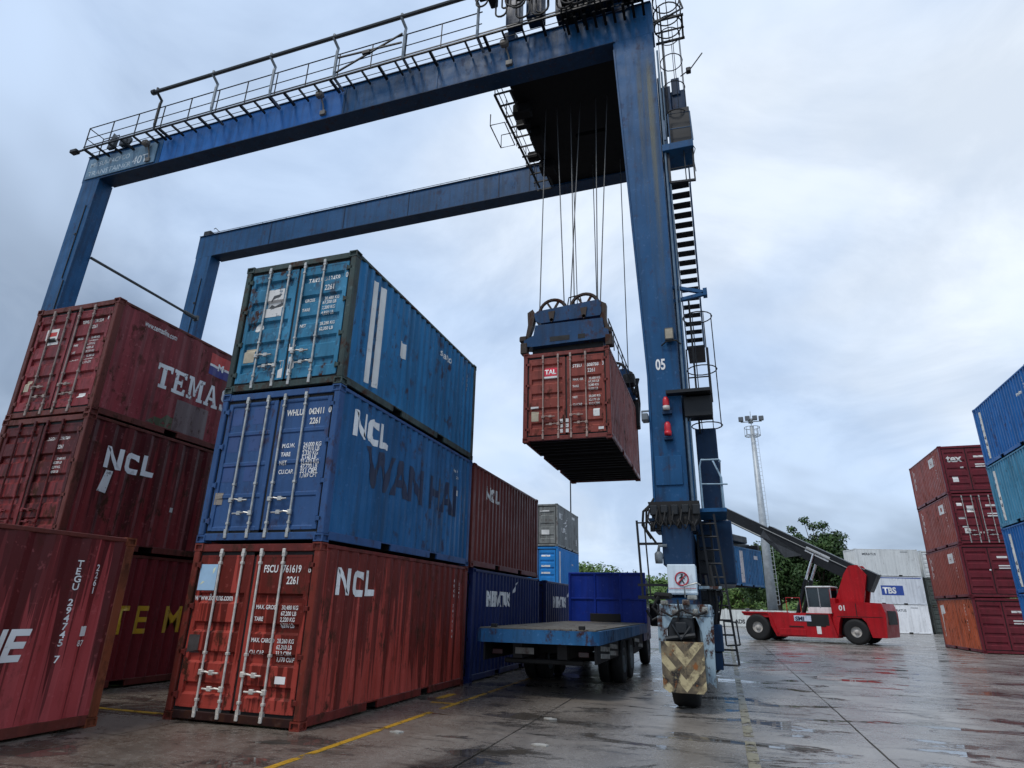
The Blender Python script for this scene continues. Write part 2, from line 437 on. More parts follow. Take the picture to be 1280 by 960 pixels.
LIFT = {'lettering': .0075, 'placard_mark': .006, 'logo_mark': .006, 'placard': .0045, 'repaint_patch': .003, 'moss_stain': .0025, 'strip': .004, 'logo': .0045}
class Container:
    def __init__(s, label, corner, col, dark=None, yaw=0., side='right', folds=21, depth=.034, door='corr5', bars=None, group=None, barsr=True, rust_post=None, plainbits=False, posts=None):
        """corner: world position of the near bottom corner of the named side (door end)"""
        o = Vector((CW/2 if side == 'right' else -CW/2, 0, 0)); o.rotate(Matrix.Rotation(yaw, 3, 'Z').to_euler())
        s.root = thing('shipping_container', label, 'container', Vector(corner)-o, yaw, group)
        s.col = col; fr = dark or col; s.kind = door
        s.prof = corr(.14, CL-.14, folds, depth); s.dprof = door_prof(door)
        r = s.root; pm = posts or fr
        for sg in (-1, 1):
            put('side_panel', cached(('side', folds, depth, sg), lambda: sheet_side(s.prof, CW/2-.012, .16, CH-.07, sg)), col, r)
            put('bottom_rail', cached(('rb', sg), rail_bottom(sg)), fr, r); put('top_rail', cached(('rt', sg), rail_top(sg)), fr, r)
            for y0, y1, nm in ((.004, .16, 'd'), (CL-.16, CL-.004, 'e')):
                def post():
                    a, b = (CW/2-.12, CW/2-.003) if sg > 0 else (-CW/2+.003, -CW/2+.12)
                    return MB().box(a, b, y0, y1, .118, CH-.118, .012).mesh('corner_post')
                put('corner_post', cached(('post', sg, nm), post), pm, r)
            for y in (.09, CL-.09):
                for z in (.06, CH-.06): put('corner_casting', cached('cast', casting_mesh), pm, r, (sg*(CW/2-.0825), y, z))
        put('roof_panel', cached('roof', roof_mesh), col, r); put('end_panel', cached('end', end_mesh), col, r)
        put('underframe', cached('under', under_mesh), DARKSTEEL, r)
        put('door_header', cached('hdr', lambda: MB().box(-CW/2+.13, CW/2-.13, .012, .10, CH-.135, CH-.018, .008).mesh('door_header')), fr, r)
        s.sill = put('door_sill', cached('sill', lambda: MB().box(-CW/2+.13, CW/2-.13, .012, .10, .03, .145, .008).mesh('door_sill')), fr, r)
        for zz in (CH-.118, .03): put('end_rail', cached('er', lambda: MB().box(-CW/2+.13, CW/2-.13, CL-.09, CL-.012, 0, .10, .008).mesh('end_rail')), fr, r, (0, 0, zz))
        put('door_gasket', cached('gask', lambda: MB().box(-1.098, 1.098, .082, .09, .146, 2.455).box(-1.098, -1.045, .05, .082, .146, 2.455).box(1.045, 1.098, .05, .082, .146, 2.455).box(-.04, .04, .05, .082, .15, 2.45).box(-1.045, 1.045, .05, .081, .146, .205).box(-1.045, 1.045, .05, .081, 2.385, 2.455).mesh('door_gasket')), BLACK, r)
        s.doors = []
        bm_ = bars or GALV
        for sg in (-1, 1):
            d = put('door', cached(('door', door), lambda: door_mesh(door)), col, r)
            d.scale = (sg, 1, 1); d.scale.x = sg
            s.doors.append(d)
            if barsr:
                for bx, zz, hk in ((.22 if sg < 0 else .125, .46 if sg < 0 else .68, 1), (.65 if sg < 0 else .55, .68 if sg < 0 else .46, -1)):
                    put('locking_bar', cached('bar', bar_mesh), bm_, d, (bx, .012, 0))
                    put('handle', cached(('handle', hk), lambda: handle_mesh(hk)), bm_, d, (bx, .02, zz))
                for z in (.35, .95, 1.62, 2.25): put('hinge', cached('hinge', hinge_mesh), fr, d, (DX1+.03, .018, z))
    # ---- marks
    def on_side(s, b, size, u, v, mat, side='right', sxx=1., name='lettering', rot=0.):
        sg = 1 if side == 'right' else -1
        pr_ = s.prof if sg > 0 else [(CL-a, d) for a, d in reversed(s.prof)]
        place = lambda x, z, l: ((CW/2-.012-interp(pr_, x)+l)*sg, x if sg > 0 else CL-x, z)
        return put(name, conform(b, size, u, v, [a for a, d in pr_], [], place, sxx, LIFT.get(name, .0045), rot), mat, s.root)
    def on_door(s, b, size, u, v, mat, sxx=1., name='lettering'):
        """u measured from the container's left edge as one faces the doors"""
        e = .085
        def place(x, z, l):
            X = x-CW/2; a = abs(X); dd = interp(s.dprof, z) if DX0+e < a < DX1-e else -.006
            return (X, .036+dd-l, z)
        return put(name, conform(b, size, u, v, [], [a for a, d in s.dprof], place, sxx, LIFT.get(name, .0045)), mat, s.root)
    def text(s, t, size, u, v, mat=None, where='door', bold=0.015, sxx=1., **k):
        f = s.on_door if where == 'door' else s.on_side
        kw = dict(k)
        if where in ('right', 'left'): kw['side'] = where
        return f(font_poly(t, bold), size, u, v, mat or WHITE_S, sxx=sxx, **kw)
    def vert(s, t, size, u, v, mat=None, side='right', step=1.25):
        """letters stacked downwards"""
        for i, ch in enumerate(t):
            if ch != ' ': s.on_side(font_poly(ch, .02), size, u, v-i*step*size, mat or WHITE_S, side)
    def on_end(s, u0, u1, v0, v1, mat, name='strip'):
        pr_ = corr(-CW/2+.10, CW/2-.10, 9, .045); b = quads([[(u0, v0), (u1, v0), (u1, v1), (u0, v1)]])
        return put(name, conform(b, 1., 0, 0, sorted(-a for a, d in pr_), [], lambda x, z, l: (-x, CL-.02-interp(pr_, -x)+l, z)), mat, s.root)
    def plate(s, u0, u1, v0, v1, mat, where='door', name='placard'):
        b = quads([[(u0, v0), (u1, v0), (u1, v1), (u0, v1)]])
        if where == 'door': return s.on_door(b, 1., 0, 0, mat, name=name)
        return s.on_side(b, 1., 0, 0, mat, where, name=name)
    def datalines(s, rows, u, v, size=.075, gap=.115, mat=None, cols=(0, .36)):
        for i, row in enumerate(rows):
            for c, t in zip(cols, row):
                if t: s.text(t, size, u+c, v-i*gap, mat, bold=.02, sxx=.8)

DARKSTEEL = plain('dark_steel', '#1b1a1a', .65, .2)
def pal(n, h, **k): return paint(n, h, **k)
HS = 2.604
# ---- centre stack ------------------------------------------------------
c_red = pal('paint_oxide_red', '#983b31', rust=.5, streak=.3, drip=.85, fade=.3)
c_red_f = pal('paint_oxide_red_frame', '#5f211b', rust=.8, streak=.5)
A1 = Container('red container marked NCL and 761619 at the bottom of the stack by the truck', (0, 0, 0), c_red, c_red_f, folds=19, depth=.022, door='corr4', bars=GALV_W, posts=pal('paint_rusty_post', '#6b2a20', rust=1., streak=.6))
A1.sill.material_slots[0].material = pal('paint_grimy_sill', '#2b1512', rust=1., streak=.6)
A1.on_side(blk_poly('NCL'), .42, .56, 1.83, WHITE_B, sxx=.90)
A1.text('FSCU', .155, 1.42, 2.14, WHITE_B, bold=.02, sxx=.74); A1.text('761619', .155, 1.77, 2.14, WHITE_B, bold=.02, sxx=.74); A1.text('6', .14, 2.24, 2.14, sxx=.8); A1.text('2261', .155, 1.87, 1.97, WHITE_B, bold=.02, sxx=.74)
A1.datalines([('MAX. GROSS', '30,480 KG'), ('', '67,200 LB'), ('TARE', '2,220 KG'), ('', '4,890 LB')], 1.38, 1.60, .085, .085, WHITE_B, (0, .47))
A1.datalines([('MAX. CARGO', '28,260 KG'), ('', '62,310 LB'), ('CU. CAP', '33.2 CBM'), ('', '1,170 CU.FT')], 1.38, 1.13, .085, .085, WHITE_B, (0, .47))
A1.plate(.18, .52, 1.86, 2.26, plain('placard_sky_blue', '#a9cbe4', .4, 0, .12, 3)); A1.on_door(quads([[(.22, 1.94), (.36, 2.02), (.46, 2.14), (.48, 2.22), (.40, 2.16), (.30, 2.06)]]), 1., 0, 0, plain('placard_yellow_wave', '#e8e9c0', .4), name='placard_mark')
A1.text('www.florens.com', .14, .18, 1.71, WHITE_B, bold=.015, sxx=.70)
A1.plate(.20, .40, .94, 1.20, plain('consolidated_plate', '#5d5a58', .45, .4), name='data_plate'); A1.plate(1.90, 2.08, .58, .68, WHITE_B)
A1.vert('FSCU 7616196', .085, 5.25, 2.20); A1.vert('2261', .075, 5.55, 2.15)
c_wan_s = pal('paint_wan_blue', '#17527e', rust=.3, streak=.5, fade=.45)
c_wan_d = pal('paint_wan_door', '#2b4a74', rust=.3, streak=.25, fade=.25)
A2 = Container('dark blue container lettered NCL and WAN HAI, middle of its stack', (0, 0, HS), c_wan_s, c_wan_d, folds=23, depth=.036, door='flat', posts=c_wan_d)
for d in A2.doors: d.material_slots[0].material = c_wan_d
NAVY = stencil('navy_lettering', '#0a1f42', .10)
A2.on_side(blk_poly('NCL'), .47, .56, 1.84, WHITE_B, sxx=.84)
A2.text('WAN HAI', .95, 1.10, 1.09, NAVY, where='right', bold=.035, sxx=.97)
A2.text('042411', .08, 4.9, 2.1, where='right'); A2.text('2261', .08, 5.1, 1.95, where='right'); A2.plate(5.1, 5.2, 1.55, 1.68, WHITE_S, 'right'); A2.plate(5.45, 5.53, 1.5, 1.62, plain('sticker_orange', '#c8812a', .5), 'right')
A2.text('WHLU', .15, 1.40, 2.10, bold=.03, sxx=.74); A2.text('042411', .15, 1.84, 2.10, bold=.03, sxx=.70); A2.text('0', .15, 2.24, 2.10, bold=.03, sxx=.75); A2.text('2261', .15, 1.88, 1.93, bold=.03, sxx=.74)
A2.datalines([('M.G.W.', '24,000 KG'), ('', '52,910 LB'), ('TARE', '2,330 KG'), ('', '5,140 LB'), ('NET', '21,670 KG'), ('', '47,770 LB'), ('CU.CAP.', '33.1 CBM'), ('', '1,169 CFT')], 1.40, 1.54, .10, .074, WHITE_B, (0, .42))
for u in (.26, .70):
    for v in (1.00, 1.52, 2.0): A2.plate(u, u+.22, v, v+.30, stencil('patch_dull_blue', '#2a4a80', .1), name='repaint_patch')
A2.plate(.20, .35, .62, .82, plain('data_plate_tan', '#8a8074', .5, .2), name='data_plate')
c_top_s = pal('paint_azure', '#1a638f', rust=.4, streak=.5, fade=.35); c_top_d = pal('paint_teal_door', '#2b7090', rust=.7, streak=.45, fade=.7)
c_top_f = pal('paint_grimy_frame', '#33423f', rust=.9, streak=.5, fade=.5)
A3 = Container('light blue container with two white vertical strips on top of the WAN HAI one', (0, 0, 2*HS), c_top_s, c_top_f, folds=23, depth=.036, door='corr5', posts=c_top_f)
for d in A3.doors: d.material_slots[0].material = c_top_d
A3.plate(.70, .85, .28, 2.36, WHITE_S, 'right', 'strip'); A3.plate(1.0, 1.16, .28, 2.36, WHITE_S, 'right', 'strip')
A3.vert('JAKARTA', .20, .87, 2.05, NAVY, step=1.4)
A3.plate(1.90, 2.14, 1.25, 1.58, WHITE_S, 'right'); A3.text('s.tanto', .26, 3.82, 2.04, where='right', bold=.015, sxx=.85); A3.vert('SPNU 213459', .11, 5.2, 2.2); A3.vert('22G1', .10, 5.5, 2.1)
A3.plate(.58, .94, 1.46, 2.03, WHITE, name='placard'); A3.on_door(quads([[(.60, 1.66), (.74, 1.62), (.92, 1.70), (.90, 1.76), (.74, 1.70), (.66, 1.74)], [(.66, 1.78), (.72, 1.90), (.88, 1.92), (.86, 1.86), (.76, 1.84)]]), 1., 0, 0, plain('placard_dark_mark', '#3a3c3e', .5), name='placard_mark')
A3.on_door(quads([[(.48+.09*math.cos(t), 1.27+.09*math.sin(t)) for t in (k*.5236 for k in range(12))]]), 1., 0, 0, WHITE, name='placard'); A3.plate(.27, .50, .58, .86, plain('data_plate_buff', '#b3a78f', .5), name='data_plate'); A3.plate(1.07, 1.17, .22, .55, WHITE); A3.plate(1.27, 1.36, .25, .60, WHITE); A3.plate(1.24, 1.34, .72, .86, WHITE)
A3.text('TAKU', .15, 1.42, 2.06, WHITE, sxx=.72); A3.text('213459', .15, 1.78, 2.06, WHITE, sxx=.70); A3.text('0', .15, 2.24, 2.06, WHITE, sxx=.72); A3.text('2261', .15, 1.82, 1.86, WHITE, sxx=.72)
A3.datalines([('GROSS', '30,480 KG'), ('', '67,200 LB'), ('TARE', '2,200 KG'), ('', '4,850 LB'), ('', ''), ('NET', '28,280 KG'), ('', '62,350 LB')], 1.40, 1.68, .088, .105, WHITE, (0, .42))
# ---- left stack ---------------------------------------------------------
c_t = pal('paint_maroon', '#7a2c30', rust=.55, streak=.55, fade=.55, drip=.35); c_tf = pal('paint_maroon_frame', '#5c2a22', rust=.8, streak=.4)
LX, LY = -5.95, .22
B3 = Container('maroon container lettered TEMAS in white, top of the stack in front of the crane leg', (LX, LY, 2*HS), c_t, c_tf, folds=11, depth=.020, door='corr5', bars=pal('bar_dusty', '#8f8078', rust=.5), posts=c_tf)
B3.on_side(slab_poly('TEMAS'), .56, 1.30, 1.03, WHITE, sxx=.74); B3.text('www.temasline.com', .19, .72, 2.25, WHITE, where='right', bold=.012, sxx=.58)
B3.plate(2.72, 3.7, 2.12, 2.40, plain('logo_red', '#b8352f', .5), 'right', 'logo'); B3.plate(2.72, 3.7, 2.06, 2.12, WHITE, 'right', 'logo'); B3.plate(2.72, 3.7, 1.84, 2.06, plain('logo_blue', '#2c2f78', .5), 'right', 'logo')
B3.on_side(font_poly('M', .04), .24, 3.0, 2.02, WHITE_S, name='logo_mark'); B3.plate(2.0, 2.98, .18, .92, pal('patch_grey', '#6d5d5b', rust=.5), 'right', 'repaint_patch'); B3.on_side(quads([[(1.30, .20), (1.50, .36), (1.66, .34), (1.80, .48), (1.99, .44), (1.99, .18), (1.6, .17)]]), 1., 0, 0, stencil('patch_moss', '#4d4f30', .45), name='moss_stain')
B3.text('TEMU', .11, 1.42, 2.10, WHITE, sxx=.75); B3.text('281534', .11, 1.78, 2.10, WHITE, sxx=.75); B3.text('8', .11, 2.20, 2.10, WHITE, sxx=.75); B3.text('2261', .11, 1.80, 1.94, WHITE, sxx=.75)
B3.datalines([('GROSS', '30,480 KG'), ('', '67,200 LB'), ('TARE', '2,230 KG'), ('', '4,920 LB'), ('NET', '28,250 KG'), ('', '62,280 LB'), ('CU.CAP', '33.2 CBM'), ('', '1,173 CFT')], 1.40, 1.72, .07, .085, WHITE, (0, .40))
B3.plate(.46, .82, 1.70, 2.06, WHITE_S); B3.plate(.50, .78, 1.88, 1.98, plain('logo_red', '#b8352f'), name='placard_mark'); B3.plate(.52, .76, 1.76, 1.84, plain('placard_dark_mark', '#3a3c3e'), name='placard_mark'); B3.plate(.26, .40, .62, .88, plain('data_plate_buff', '#b3a78f'), name='data_plate'); B3.plate(1.90, 2.08, .36, .46, WHITE_B)
c_n = pal('paint_dark_red', '#6e2222', rust=.6, streak=.8, fade=.5, drip=.7)
B2 = Container('dark red container lettered NCL, middle of the stack in front of the crane leg', (LX+.06, LY-.05, HS), c_n, c_tf, folds=13, depth=.030, door='corr5', bars=c_n, posts=c_tf)
B2.on_side(blk_poly('NCL'), .44, .57, 1.60, WHITE_B, sxx=.88); B2.on_side(quads([[(.56, 1.12), (.78, 1.10), (.84, 1.56), (.66, 1.56)]]), 1., 0, 0, WHITE, name='paint_run'); B2.plate(2.4, 2.5, .95, 1.05, WHITE_S, 'right')
B2.text('TEGU', .11, 1.40, 2.06, WHITE, sxx=.75); B2.text('291749', .11, 1.75, 2.06, WHITE, sxx=.75); B2.text('2261', .11, 1.78, 1.88, WHITE, sxx=.75); B2.datalines([('', '30,480 KG'), ('', '67,200 LB'), ('', '2,230 KG'), ('', '4,920 LB')], 1.40, 1.66, .07, .09, WHITE, (0, .38))
c_y = pal('paint_dark_maroon', '#6a2024', rust=.3, streak=.4)  # dark maroon paint of the yellow-lettered container, same all over
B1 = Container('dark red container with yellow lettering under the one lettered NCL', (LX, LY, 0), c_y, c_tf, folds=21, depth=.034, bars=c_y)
for k, ch_ in enumerate('TEMAS'): B1.text(ch_, .76, 1.52+(0, .56, 1.30, 2.1, 2.8)[k], 1.03, stencil('yellow_lettering', '#d8b02c', .2), where='right', bold=.02, sxx=.95)
c_l = pal('paint_brick_red', '#94393a', rust=.2, streak=.4, fade=.4, drip=.95)
D1 = Container('single red container marked 294745 standing alone on the ground by a dark gap', (-2.80, -.80-CL, 0), c_l, c_tf, folds=11, depth=.034, bars=c_l, posts=pal('paint_rust_post', '#6f3a24', rust=1., streak=.5))
D1.on_side(font_poly('LINE', .035, .18), .52, 3.68, .94, WHITE_B)
D1.vert('TEGU 294745 7', .125, 5.21, 2.12, WHITE_B, step=.83); D1.vert('2261', .125, 5.50, 2.08, WHITE_B, step=.83); D1.plate(5.48, 5.58, 1.20, 1.33, WHITE, 'right'); D1.text('87', .11, 5.47, 1.07, where='right')
# ---- row behind the centre stack ----------------------------------------
c_b = pal('paint_brown', '#632d28', rust=.25, streak=.4, fade=.3); c_m = pal('paint_navy', '#14224f', rust=.15, streak=.3, fade=.3)
E2 = Container('brown container lettered NCL resting on a navy one behind the flatbed truck', (0, 6.22, HS), c_b, None, folds=21, depth=.036); E2.on_side(blk_poly('NCL'), .36, .95, 1.80, WHITE, sxx=.95)
MW = stencil('white_lettering_cut', '#e4e6ea', .18)
for y, lb in ((6.42, 'navy container lettered in white under the brown one, half hidden by the truck bed'), (13.35, 'navy container lettered in white with nothing on it, partly behind the truck headboard')):
    e = Container(lb, (0, y, 0), c_m, None, folds=21, depth=.036); e.text('MERATUS', .50, 1.08, 1.72, WHITE_B, where='right', bold=.05, sxx=.90)
    e.on_side(quads([[(3.25, 2.05), (3.45, 2.12), (3.72, 2.42), (3.40, 2.24)]]), 1., 0, 0, MW, name='logo')
GX, GY = -3.5, 29.15
c_g = pal('paint_grey', '#747673', rust=.35, streak=.5, fade=.4); c_bl = pal('paint_bright_blue', '#1e73b4', rust=.15, streak=.25)
F3 = Container('grey container with white bird logo on its side, top of the far stack', (GX, GY, 2*HS), c_g, None, door='corr3', barsr=False)
F3.text('MC', .5, .55, 1.75, WHITE, where='right'); F3.on_side(quads([[(1.6, 1.55), (2.2, 1.70), (2.9, 2.10), (2.3, 1.62)], [(1.9, 1.35), (2.6, 1.60), (2.5, 1.45)]]), 1., 0, 0, WHITE, name='logo'); F3.text('PIL TAL', .42, .95, .98, WHITE, where='right'); F3.text('LINES', .22, 1.9, .62, WHITE, where='right'); F3.plate(4.0, 4.9, 2.15, 2.3, WHITE, 'right'); F3.plate(5.3, 5.5, .5, .9, WHITE, 'right')
for u, v, w_, h_ in ((.3, 2.0, .5, .12), (1.3, 2.1, .6, .1), (.3, .65, .45, .35), (1.4, .7, .5, .3)): F3.plate(u, u+w_, v, v+h_, WHITE)
F2 = Container('bright blue container with one white vertical strip, middle of the far stack', (GX, GY, HS), c_bl, None, barsr=False); F2.plate(.45, .85, .25, 2.35, WHITE_S, 'right', 'strip'); F2.text('tanto', .2, 3.9, 1.7, where='right'); F2.plate(2.9, 3.1, .5, 1.2, WHITE_S, 'right', 'strip')
for u, v in ((.4, 1.7), (1.4, 2.0), (.4, 1.2), (1.4, 1.4), (1.4, 1.0)): F2.plate(u, u+.55, v, v+.1, WHITE)
F1 = Container('navy container at the bottom of the far stack', (GX, GY, 0), c_m, None, barsr=False)
# ---- hoisted container --------------------------------------------------
c_h = pal('paint_hoist_brown', '#7c392f', rust=.5, streak=.45, fade=.4)
HX, HY, HZ = 3.444, 7.095, 5.883
H1 = Container('reddish brown container with red TAL placard hanging from the crane spreader', (HX, HY, HZ), c_h, pal('paint_hoist_frame', '#6f352f', rust=.6), folds=21, depth=.036, door='corr5', bars=pal('bar_brown', '#a08a80', rust=.4))
H1.plate(.60, .97, 1.86, 2.12, plain('logo_crimson', '#d01f3c', .45)); H1.plate(.60, .97, 1.79, 1.855, WHITE_B); H1.text('TAL', .19, .62, 1.92, WHITE_B, bold=.03, sxx=.95)
H1.text('STEU', .155, 1.40, 2.05, WHITE_B, sxx=.72); H1.text('808788', .155, 1.80, 2.05, WHITE_B, sxx=.70); H1.text('3', .155, 2.22, 2.05, WHITE_B, sxx=.72); H1.text('2261', .155, 1.82, 1.88, WHITE_B, sxx=.72)
H1.datalines([('MAX. GR.', '30,480 KG'), ('', '67,200 LB'), ('TARE', '2,280 KG'), ('', '5,030 LB'), ('', ''), ('NET', '28,200 KG'), ('', '62,170 LB'), ('CU.CAP', '33.2 CBM')], 1.40, 1.68, .09, .105, WHITE_S, (0, .44))
H1.plate(.24, .44, .58, .86, plain('data_plate_buff', '#b3a78f'), name='data_plate'); H1.plate(1.95, 2.12, .62, .84, WHITE); H1.plate(.22, .44, .94, 1.0, WHITE); H1.plate(2.08, 2.22, .25, .32, WHITE_B)
for u in (1.04, 1.20):
    for v in (.22, .36, .50): H1.plate(u, u+.08, v, v+.10, WHITE)
# ---- right stacks -------------------------------------------------------
RX, RY = 17.66, 29.91
c_r1 = pal('paint_tex_red', '#833526', rust=.3, streak=.35, fade=.3); c_r1d = pal('paint_tex_door', '#611f28', rust=.2, streak=.3); c_r4 = pal('paint_orange_rust', '#b0522f', rust=.5, streak=.5, fade=.4)
labs = ['orange rusty container with maroon doors, bottom of the four stacked', 'red container with barless maroon doors and a square logo, second from the ground of four',
        'red container with white placards and locking bars on its maroon doors, third of four up', 'red container with tex lettered on its door, top of the four stacked']
for k in range(4):
    q = Container(labs[k], (RX+(.04, -.03, .02, 0)[k], RY, k*HS), (c_r4, c_r1, c_r1, c_r1)[k], c_r1d, yaw=R(-.6), side='left', folds=21, depth=.016, door='corr5', barsr=(k == 2))
    for d in q.doors: d.material_slots[0].material = c_r1d
    if k:
        q.plate(3.9, 4.8, 1.75, 2.25, WHITE, 'left', 'logo'); q.plate(4.25, 4.5, 1.9, 2.1, c_r1, 'left', 'logo_mark') if k == 2 else q.text('H', .34, 4.2, 1.85, c_r1, where='left')
        q.vert('TEX', .28, .0+5.4 if False else .75, 1.95, WHITE, 'left', 1.3); q.plate(.55, .68, 1.1, 2.3, WHITE, 'left', 'strip')
    else:
        q.on_side(quads([[(.5, 1.75), (1.3, 1.85), (1.2, 2.3), (.5, 2.25)], [(.5, .6), (.62, .6), (.75, 1.75), (.55, 1.75)]]), 1., 0, 0, WHITE, 'left', name='paint_mark')
    q.vert('TEXU 4415', .12, 4.9 if k else 4.6, 2.2, WHITE, 'left'); q.plate(1.55, 2.0, 1.9, 2.0, WHITE); q.plate(1.55, 2.05, 1.5, 1.56, WHITE); q.plate(1.55, 2.05, 1.38, 1.44, WHITE)
    if k == 3: q.text('tex', .52, .30, 1.72, WHITE_S, bold=.03); q.plate(.40, .66, .62, .90, WHITE); q.plate(.85, 1.0, 1.35, 1.42, WHITE_B)
    if k == 2: q.plate(.70, 1.02, 1.62, 1.96, WHITE); q.plate(.28, .52, 1.96, 2.12, WHITE_B); q.plate(.25, .55, 1.28, 1.38, WHITE_B); q.plate(.35, .62, .85, .92, WHITE_B); q.plate(.40, .65, .55, .80, WHITE); q.plate(1.05, 1.4, .5, .62, GALV_W, name='seal')
    if k == 1: q.plate(1.12, 1.2, 1.30, 1.36, WHITE_B)
BX, BY = 16.98, 17.03
c_q = pal('paint_stack_blue', '#175a98', rust=.25, streak=.3, fade=.3); c_qt = pal('paint_stack_teal', '#3f7f9c', rust=.3, streak=.5, fade=.5)
labs = ['blue container at the bottom of the four blue ones', 'blue container with white vertical strip, second from the ground of the four blue ones',
        'faded teal container with white vertical strip between two blue ones', 'blue container with white vertical strip, top of the four blue ones']
for k in range(4):
    q = Container(labs[k], (BX, BY, k*HS), (c_q, c_q, c_qt, c_q)[k], None, yaw=R(-1.9), side='left', folds=23, depth=.036, barsr=False)
    q.plate(.50, .86, .25, 2.30, WHITE_S, 'left', 'strip'); q.vert('SPINNER', .20, .58, 1.92, NAVY, 'left', 1.4)
    q.vert('SPNU 2290', .10, 5.4, 2.2, WHITE_S, 'left'); q.plate(4.6, 5.1, 1.75, 1.86, WHITE, 'left')
# ---- white stack and the dark stack beyond it ----------------------------
c_w = [pal('paint_white_%d' % k, h, rust=.12, streak=.25, fade=.2) for k, h in enumerate(('#e2e6e2', '#c9ccd0', '#c6c8c6'))]
wy = R(15.82)
labs = ['clean white container at the bottom of the white stack', 'white container with a blue TBS logo in the white stack', 'dull white container on top of the white stack']
for k in range(3):
    ang = wy+R(90)
    # long side faces the camera: the door end is at the far right of that side
    ex = Vector((math.cos(wy), math.sin(wy), 0)); p = Vector((18.645, 62.083, k*HS))+ex*CL
    q = Container(labs[k], p, c_w[k], None, yaw=ang, side='left', folds=18, depth=.008, barsr=False)
    if k == 1:
        q.plate(1.95, 4.05, .85, 1.75, plain('logo_tbs_blue', '#2a4a9a', .4), 'left', 'logo'); q.text('TBS', .78, 2.10, 1.03, WHITE_B, where='left', bold=.04, sxx=.98); q.plate(.05+.15, 5.9, 2.42, 2.50, plain('logo_tbs_blue', '#2a4a9a'), 'left', 'strip')
    else: q.text('MERATUS', .30, .65 if k == 2 else 2.6, 1.98, plain('grey_lettering', '#4a4e55', .5), where='left', bold=.02, sxx=1.05); q.plate(4.4, 5.1, 2.3, 2.36, plain('grey_lettering', '#4a4e55'), 'left')
c_dk = pal('paint_dark_olive', '#4a4f4a', rust=.5, streak=.5)
for k, lb in enumerate(('dark grey container at the bottom of the stack beside the white one', 'dark grey container midway up the stack beside the white one', 'pale grey container topping the stack beside the white one')):
    p = Vector((18.645, 62.083, k*HS))+Vector((math.cos(wy), math.sin(wy), 0))*(CL+.75)
    Container(lb, p+Vector((-.2, .9, 0)), c_dk if k < 2 else c_w[2], None, yaw=wy, side='left', folds=21, barsr=False)
# ================================================================ ground
g = G('wet_concrete'); P = g.pos()
n_big = g.noise(P, .16, 5, .55); n_mid = g.noise(P, .75, 6, .6, stretch=(1, .55, 1)); n_fine = g.noise(P, 9, 8, .7); n_grit = g.noise(P, 70, 4, .65)
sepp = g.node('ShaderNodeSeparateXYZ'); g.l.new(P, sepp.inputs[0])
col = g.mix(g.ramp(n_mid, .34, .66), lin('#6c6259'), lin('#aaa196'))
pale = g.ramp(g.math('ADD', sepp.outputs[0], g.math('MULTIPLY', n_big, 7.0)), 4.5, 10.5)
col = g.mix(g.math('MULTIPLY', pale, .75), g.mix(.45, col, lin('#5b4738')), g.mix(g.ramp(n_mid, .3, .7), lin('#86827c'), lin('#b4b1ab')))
streaky = g.noise(P, 1.6, 9, .72, stretch=(.35, 1.5, 1), dist=.3); col = g.mix(g.math('MULTIPLY', g.ramp(streaky, .54, .60), .55), col, lin('#37312b'))
col = g.mix(g.math('MULTIPLY', g.ramp(n_fine, .50, .72), .5), col, lin('#a7a096'))
col = g.mix(g.math('MULTIPLY', g.ramp(n_grit, .50, .66), .6), col, lin('#2c2926'))
spot = g.noise(P, 3.0, 8, .74, stretch=(.5, 1.3, 1)); col = g.mix(g.math('MULTIPLY', g.ramp(spot, .60, .66), .65), col, lin('#2a2521'))
agg = g.noise(P, 34, 3, .6); col = g.mix(g.math('MULTIPLY', g.ramp(agg, .56, .68), .4), col, lin('#b9b2a6'))
oil = g.noise(P, .55, 4, .6, stretch=(1, .45, 1)); col = g.mix(g.math('MULTIPLY', g.ramp(oil, .60, .68), .7), col, lin('#241f1c'))
pud = g.noise(P, .9, 10, .70, stretch=(.6, 1.35, 1), dist=.6)
wet = g.ramp(g.noise(P, .30, 4, .6), .34, .58)
pm = g.ramp(pud, .548, .568)
edge = g.ramp(pud, .525, .555)
col = g.mix(g.math('MULTIPLY', wet, .45), col, g.mix(1., col, (.42, .40, .38), 'MULTIPLY'))
col = g.mix(g.math('MULTIPLY', edge, .6), col, (.02, .018, .016))
rgh = g.math('ADD', g.ramp(wet, 0, 1, .36, .20), g.ramp(n_fine, .3, .7, -.06, .10))
mr = g.node('ShaderNodeMix', data_type='FLOAT'); g.put(mr.inputs[0], pm); g.put(mr.inputs[2], rgh); mr.inputs[3].default_value = .035
rgh = mr.outputs[0]
hgt = g.math('MULTIPLY', g.math('ADD', g.math('MULTIPLY', n_grit, .5), g.math('MULTIPLY', n_fine, .8)), g.math('SUBTRACT', 1.0, pm))
g.bump(hgt, .55, .012)
CONC = g.done(col, rgh, 0., .5)
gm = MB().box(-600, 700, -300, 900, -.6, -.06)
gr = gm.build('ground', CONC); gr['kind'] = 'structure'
yd = bpy.data.objects.new('pavement', None); COL.objects.link(yd); yd['kind'] = 'structure'; yd['label'] = 'wet concrete slab paving of the container yard'
xs_ = [-27.2, -22.4, -17.6, -12.8, -8., -2.05, 2.76, 7.62, 12.5, 17.4, 22.3, 27.2, 32.1, 37.0]; ys_ = [-15, -10, -5.6, -1.14, 3.75, 9.1, 14.2, 19.3, 24.4, 29.5, 34.6, 39.7, 44.8, 49.9, 55., 60.1, 65.2, 70.3]
